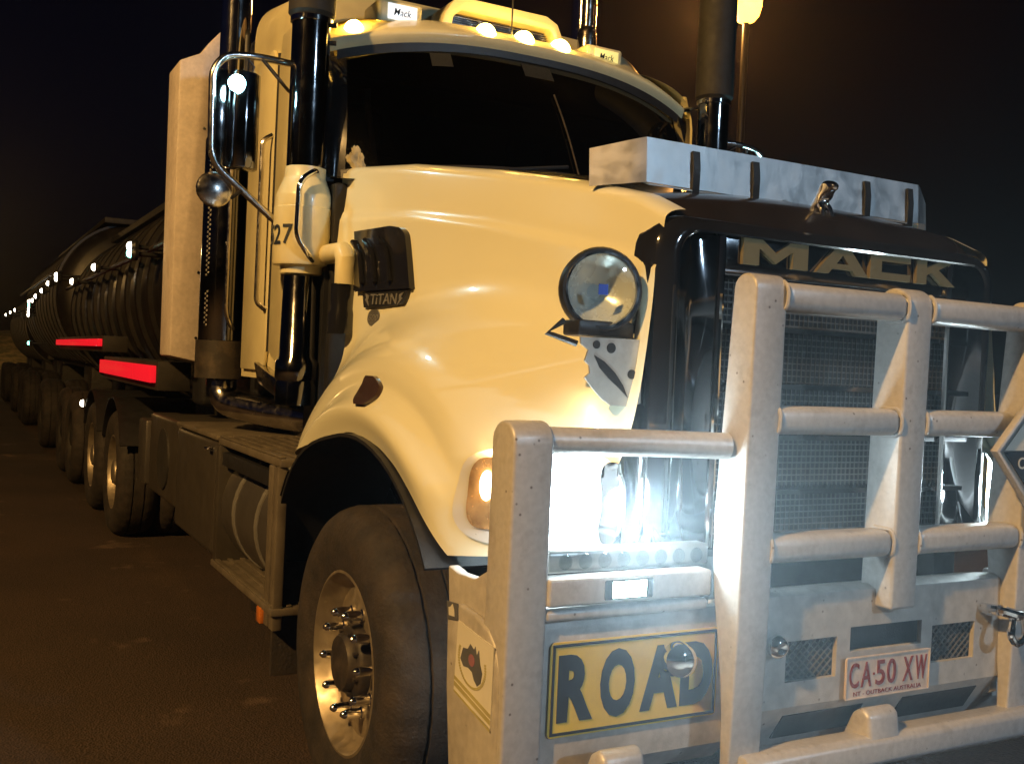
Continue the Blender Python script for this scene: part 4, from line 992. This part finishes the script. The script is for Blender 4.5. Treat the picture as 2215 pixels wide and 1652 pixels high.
# ================================================================== rag on the cowl
bm = bmesh.new(); bmesh.ops.create_icosphere(bm, subdivisions=5, radius=1)
from mathutils import noise
for v in bm.verts:
    p = v.co.copy(); n_ = noise.noise(p*1.7)*.45+noise.noise(p*4.1)*.22+abs(noise.noise(p*7.3))*.16
    q = p*(1+n_); v.co = Vector((-.915+q.x*.028-.03*q.z, -.85+q.y*.05+.035*max(0, -q.z), 2.372+q.z*.08))
o = obj('crumpled_cloth', bm, 'cloth', None, sharp=60); o['label'] = 'crumpled cream cloth wedged in the corner of the windscreen'; o['category'] = 'cloth'

# ================================================================== tanker trailers
def tanker(name, label, x0, x1, zc, rad, lamps, axles, strips, group='tankers of the road train'):
    base = ((x0+x1)/2, 0, 0); tr = thing(name, label, 'tanker', base, group)
    bm = bmesh.new(); n = 12; prof = [(rad*.02, 0), (rad*.5, .02), (rad*.85, .10), (rad*.97, .2), (rad, .3), (rad, x0-x1-.3), (rad*.97, x0-x1-.2), (rad*.85, x0-x1-.1), (rad*.5, x0-x1-.02), (rad*.02, x0-x1)]
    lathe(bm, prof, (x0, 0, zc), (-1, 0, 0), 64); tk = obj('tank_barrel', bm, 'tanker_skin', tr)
    k = x0-.35
    while k > x1+.2:
        bm = bmesh.new(); lathe(bm, [(rad-.01, -.035), (rad+.035, -.03), (rad+.045, 0), (rad+.035, .03), (rad-.01, .035)], (k, 0, zc), (1, 0, 0), 64, cap=False); obj('stiffening_ring', bm, 'tanker_skin', tr); k -= .62
    bm = bmesh.new(); tube(bm, [(x0-.1, -rad*1.02-.06, zc+.27), (x1+.1, -rad*1.02-.06, zc+.27)], .022, 8); obj('side_rail', bm, 'hub_iron', tr)
    bm = bmesh.new(); box(bm, x1, x0, -.52, .52, 1.22, zc-rad+.25, .02); obj('subframe', bm, 'chassis_black', tr)
    bm = bmesh.new(); box(bm, x1, x0-.1, -.5, .5, zc+rad-.02, zc+rad+.06, .01); obj('walkway', bm, 'chassis_black', tr)
    for x in (x0-1.6, x0-3.6):
        bm = bmesh.new(); lathe(bm, [(.26, 0), (.28, .05), (.28, .14), (.22, .17), (.02, .18)], (x, 0, zc+rad), (0, 0, 1), 24); obj('hatch', bm, 'worn_chrome', tr)
    ly = 1.195
    for (x, z, mn) in lamps:
        bm = bmesh.new(); lathe(bm, [(.018, -.30), (.018, -.05), (.05, -.045), (.055, -.02), (.04, .005)], (x, -ly, z), (0, -1, 0), 14); lm = obj('marker_lamp', bm, 'black_plastic', tr)
        bm = bmesh.new(); lathe(bm, [(.036, .0), (.03, .02), (.012, .03), (.001, .032)], (x, -ly-.005, z), (.35, -1, 0), 14); obj('lamp_lens', bm, mn, lm)
    for (xa, xb, za, zb) in strips:
        bm = bmesh.new(); box(bm, xb, xa, -1.25, -1.21, za, zb, .004); obj('red_lamp_bar', bm, 'red_lamp', tr)
        bm = bmesh.new(); box(bm, xb-.05, xa+.05, -1.21, -1.0, za-.05, zb+.03, .01); obj('coaming', bm, 'chassis_black', tr)
    for x in axles:
        for s in (1, -1): wheel(tr, base, x, -1.17*s, s=s, front=False, plain=True); wheel(tr, base, x, -.84*s, s=s, front=False, plain=True)
        bm = bmesh.new(); lathe(bm, [(.07, -1.0), (.07, 1.0)], (x, 0, .518), (0, 1, 0), 14); obj('axle', bm, 'chassis_black', tr)
        bm = bmesh.new(); box(bm, x-.5, x+.5, -.55, .55, .6, 1.25, .04); obj('suspension', bm, 'chassis_black', tr)
    return tr
tanker('tanker_trailer', 'dark ribbed tanker trailer coupled right behind the truck', -3.85, -12.0, 2.04, .97,
       [(-5.03, 2.316, 'marker_white'), (-5.02, 2.262, 'marker_green'), (-7.35, 2.304, 'marker_white'), (-9.47, 2.276, 'marker_white'), (-11.64, 2.472, 'marker_white'), (-11.62, 2.422, 'marker_white'), (-7.88, 0.972, 'marker_white')],
       (-9.3, -10.5), [(-3.62, -6.24, 1.325, 1.435), (-6.45, -10.75, 1.55, 1.615)])
tanker('tanker_trailer', 'second tanker trailer, behind the first and higher', -12.7, -20.5, 2.28, 1.10,
       [(-13.02, 2.430, 'marker_white'), (-14.26, 2.378, 'marker_white'), (-15.60, 2.344, 'marker_white'), (-16.39, 2.302, 'marker_white'), (-17.29, 2.317, 'marker_white'), (-17.25, 2.249, 'marker_green'), (-17.27, 2.183, 'marker_white'), (-17.31, 2.134, 'marker_white'), (-17.34, 2.077, 'marker_white'), (-16.96, 1.567, 'marker_green')],
       (-13.8, -18.6, -19.8), [])
tanker('tanker_trailer', 'last tanker trailer at the far end of the road train', -22.0, -29.5, 2.04, .97,
       [(-22.4, 2.3, 'marker_white'), (-24.5, 2.3, 'marker_white'), (-27, 2.3, 'marker_white')],
       (-22.9, -27.6, -28.8), [])

# ================================================================== street lamps
def street_lamp(x, y, h, arm, label, power, rad=.18, rz=0., group='sodium street lamps'):
    """arm: vector in plan from the pole to the head at (x, y)"""
    a = Vector((arm[0], arm[1], 0)); base = (x-arm[0], y-arm[1], 0); sl = thing('street_lamp', label, 'street lamp', base, group)
    p = Vector(base); hd_ = Vector((x, y, h)); u = a.normalized()
    bm = bmesh.new(); tube(bm, [p, p+Vector((0, 0, h*.5)), p+Vector((0, 0, h-.6)), p+Vector((0, 0, h-.1))+u*.3, hd_-u*.35+Vector((0, 0, .1))], [.10, .085, .065, .05, .04], 14); obj('pole', bm, 'pole_steel', sl)
    bm = bmesh.new(); box(bm, p.x-.18, p.x+.18, p.y-.18, p.y+.18, 0, .06, .01); obj('base_plate', bm, 'pole_steel', sl)
    F = frame(hd_, u, Vector((0, 0, 1)).cross(u)); bm = bmesh.new()
    bm2 = bmesh.new(); bmesh.ops.create_uvsphere(bm2, u_segments=24, v_segments=12, radius=1)
    for v in bm2.verts: v.co = Vector((v.co.x*.42, v.co.y*.17, .06+max(v.co.z, -.25)*.12))
    bmesh.ops.transform(bm2, matrix=F, verts=bm2.verts); merge(bm, bm2); obj('lamp_housing', bm, 'pole_steel', sl)
    bm = bmesh.new(); bmesh.ops.create_uvsphere(bm, u_segments=24, v_segments=12, radius=1)
    for v in bm.verts: v.co = Vector((.05+v.co.x*.27, v.co.y*.15, .02+min(v.co.z, .1)*.20))
    bmesh.ops.transform(bm, matrix=F, verts=bm.verts); obj('lamp_bowl', bm, 'sodium_bowl', sl)
    ld = bpy.data.lights.new('lamp_light', 'POINT'); ld.energy = power; ld.color = SODIUM; ld.shadow_soft_size = rad
    lo = bpy.data.objects.new('lamp_light', ld); COL.objects.link(lo); lo.parent = sl; lo.location = hd_-Vector(base)+Vector((0, 0, -.45))
    return sl
def lantern(x, y, h, label, power):
    base = (x, y, 0); sl = thing('street_lamp', label, 'street lamp', base, 'sodium street lamps')
    bm = bmesh.new(); tube(bm, [(x, y, 0), (x, y, h*.5), (x, y, h-.3)], [.10, .08, .06], 14); obj('pole', bm, 'black_plastic', sl)
    bm = bmesh.new(); box(bm, x-.18, x+.18, y-.18, y+.18, 0, .06, .01); obj('base_plate', bm, 'pole_steel', sl)
    bm = bmesh.new(); lathe(bm, [(.07, -.36), (.16, -.32), (.24, -.22), (.285, -.05), (.29, .08), (.27, .16)], (x, y, h), (0, 0, 1), 28, cap=True); obj('lamp_bowl', bm, 'sodium_bowl', sl)
    bm = bmesh.new(); lathe(bm, [(.30, .162), (.31, .18), (.25, .27), (.1, .32), (.01, .33)], (x, y, h), (0, 0, 1), 28); obj('lamp_housing', bm, 'pole_steel', sl)
    ld = bpy.data.lights.new('lamp_light', 'POINT'); ld.energy = power; ld.color = (1.0, .42, .09); ld.shadow_soft_size = .25
    lo = bpy.data.objects.new('lamp_light', ld); COL.objects.link(lo); lo.parent = sl; lo.location = (-.5, -.3, h-.1)
    return sl
def flood_lamp(x, y, h, aim, power):
    base = (x, y, 0); sl = thing('flood_lamp', 'cool white yard flood lamp on a pole ahead of the truck', 'flood lamp', base)
    bm = bmesh.new(); tube(bm, [(x, y, 0), (x, y, h*.5), (x, y, h)], [.10, .08, .06], 14); obj('pole', bm, 'pole_steel', sl)
    d_ = (Vector(aim)-Vector((x, y, h))).normalized(); F = frame(Vector((x, y, h+.05))+d_*.12, d_, Vector((0, 0, 1)).cross(d_))
    bm = bmesh.new(); box(bm, -.10, .06, -.28, .28, -.2, .2, .03, 3, mtx=F); obj('lamp_housing', bm, 'pole_steel', sl)
    bm = bmesh.new(); box(bm, .061, .07, -.24, .24, -.16, .16, .003, mtx=F); obj('lit_face', bm, 'flood_face', sl)
    ld = bpy.data.lights.new('flood_light', 'SPOT'); ld.energy = power; ld.color = (.52, .76, 1.0); ld.shadow_soft_size = .2; ld.spot_size = R(110); ld.spot_blend = .8
    lo = bpy.data.objects.new('flood_light', ld); COL.objects.link(lo); lo.parent = sl
    q_ = Vector((x, y, h+.05))+d_*.25; lo.location = q_-Vector(base); lo.rotation_euler = d_.to_track_quat('-Z', 'Y').to_euler()
emit('flood_face', (.75, .93, 1.0), 60)
lantern(-12, 10.55, 8.55, 'glowing sodium street lamp high behind the truck', 1100)
street_lamp(4.2, -10.0, 9.0, (0, 1.8), 'sodium street lamp across the yard on the camera side', 6800)
street_lamp(-62, -5.5, 8.0, (0, 1.8), 'far sodium street lamp lighting the yard behind the tankers', 1500)
flood_lamp(13.0, 3.2, 6.0, (1.2, 0, 1.5), 1650)

# ================================================================== thin haze volume added to make the lamps glow
mt = bpy.data.materials.new('haze_air'); mt.use_nodes = True; M['haze_air'] = mt
nt = mt.node_tree; nt.nodes.clear(); ho = nt.nodes.new('ShaderNodeOutputMaterial'); hv = nt.nodes.new('ShaderNodeVolumePrincipled')
hv.inputs['Color'].default_value = (.9, .92, .95, 1); hv.inputs['Density'].default_value = .0008; hv.inputs['Anisotropy'].default_value = .82
nt.links.new(hv.outputs[0], ho.inputs['Volume'])
bm = bmesh.new(); box(bm, -421, 101, -261, 261, -1, 10.5); hz = obj('haze', bm, 'haze_air', kind='stuff')
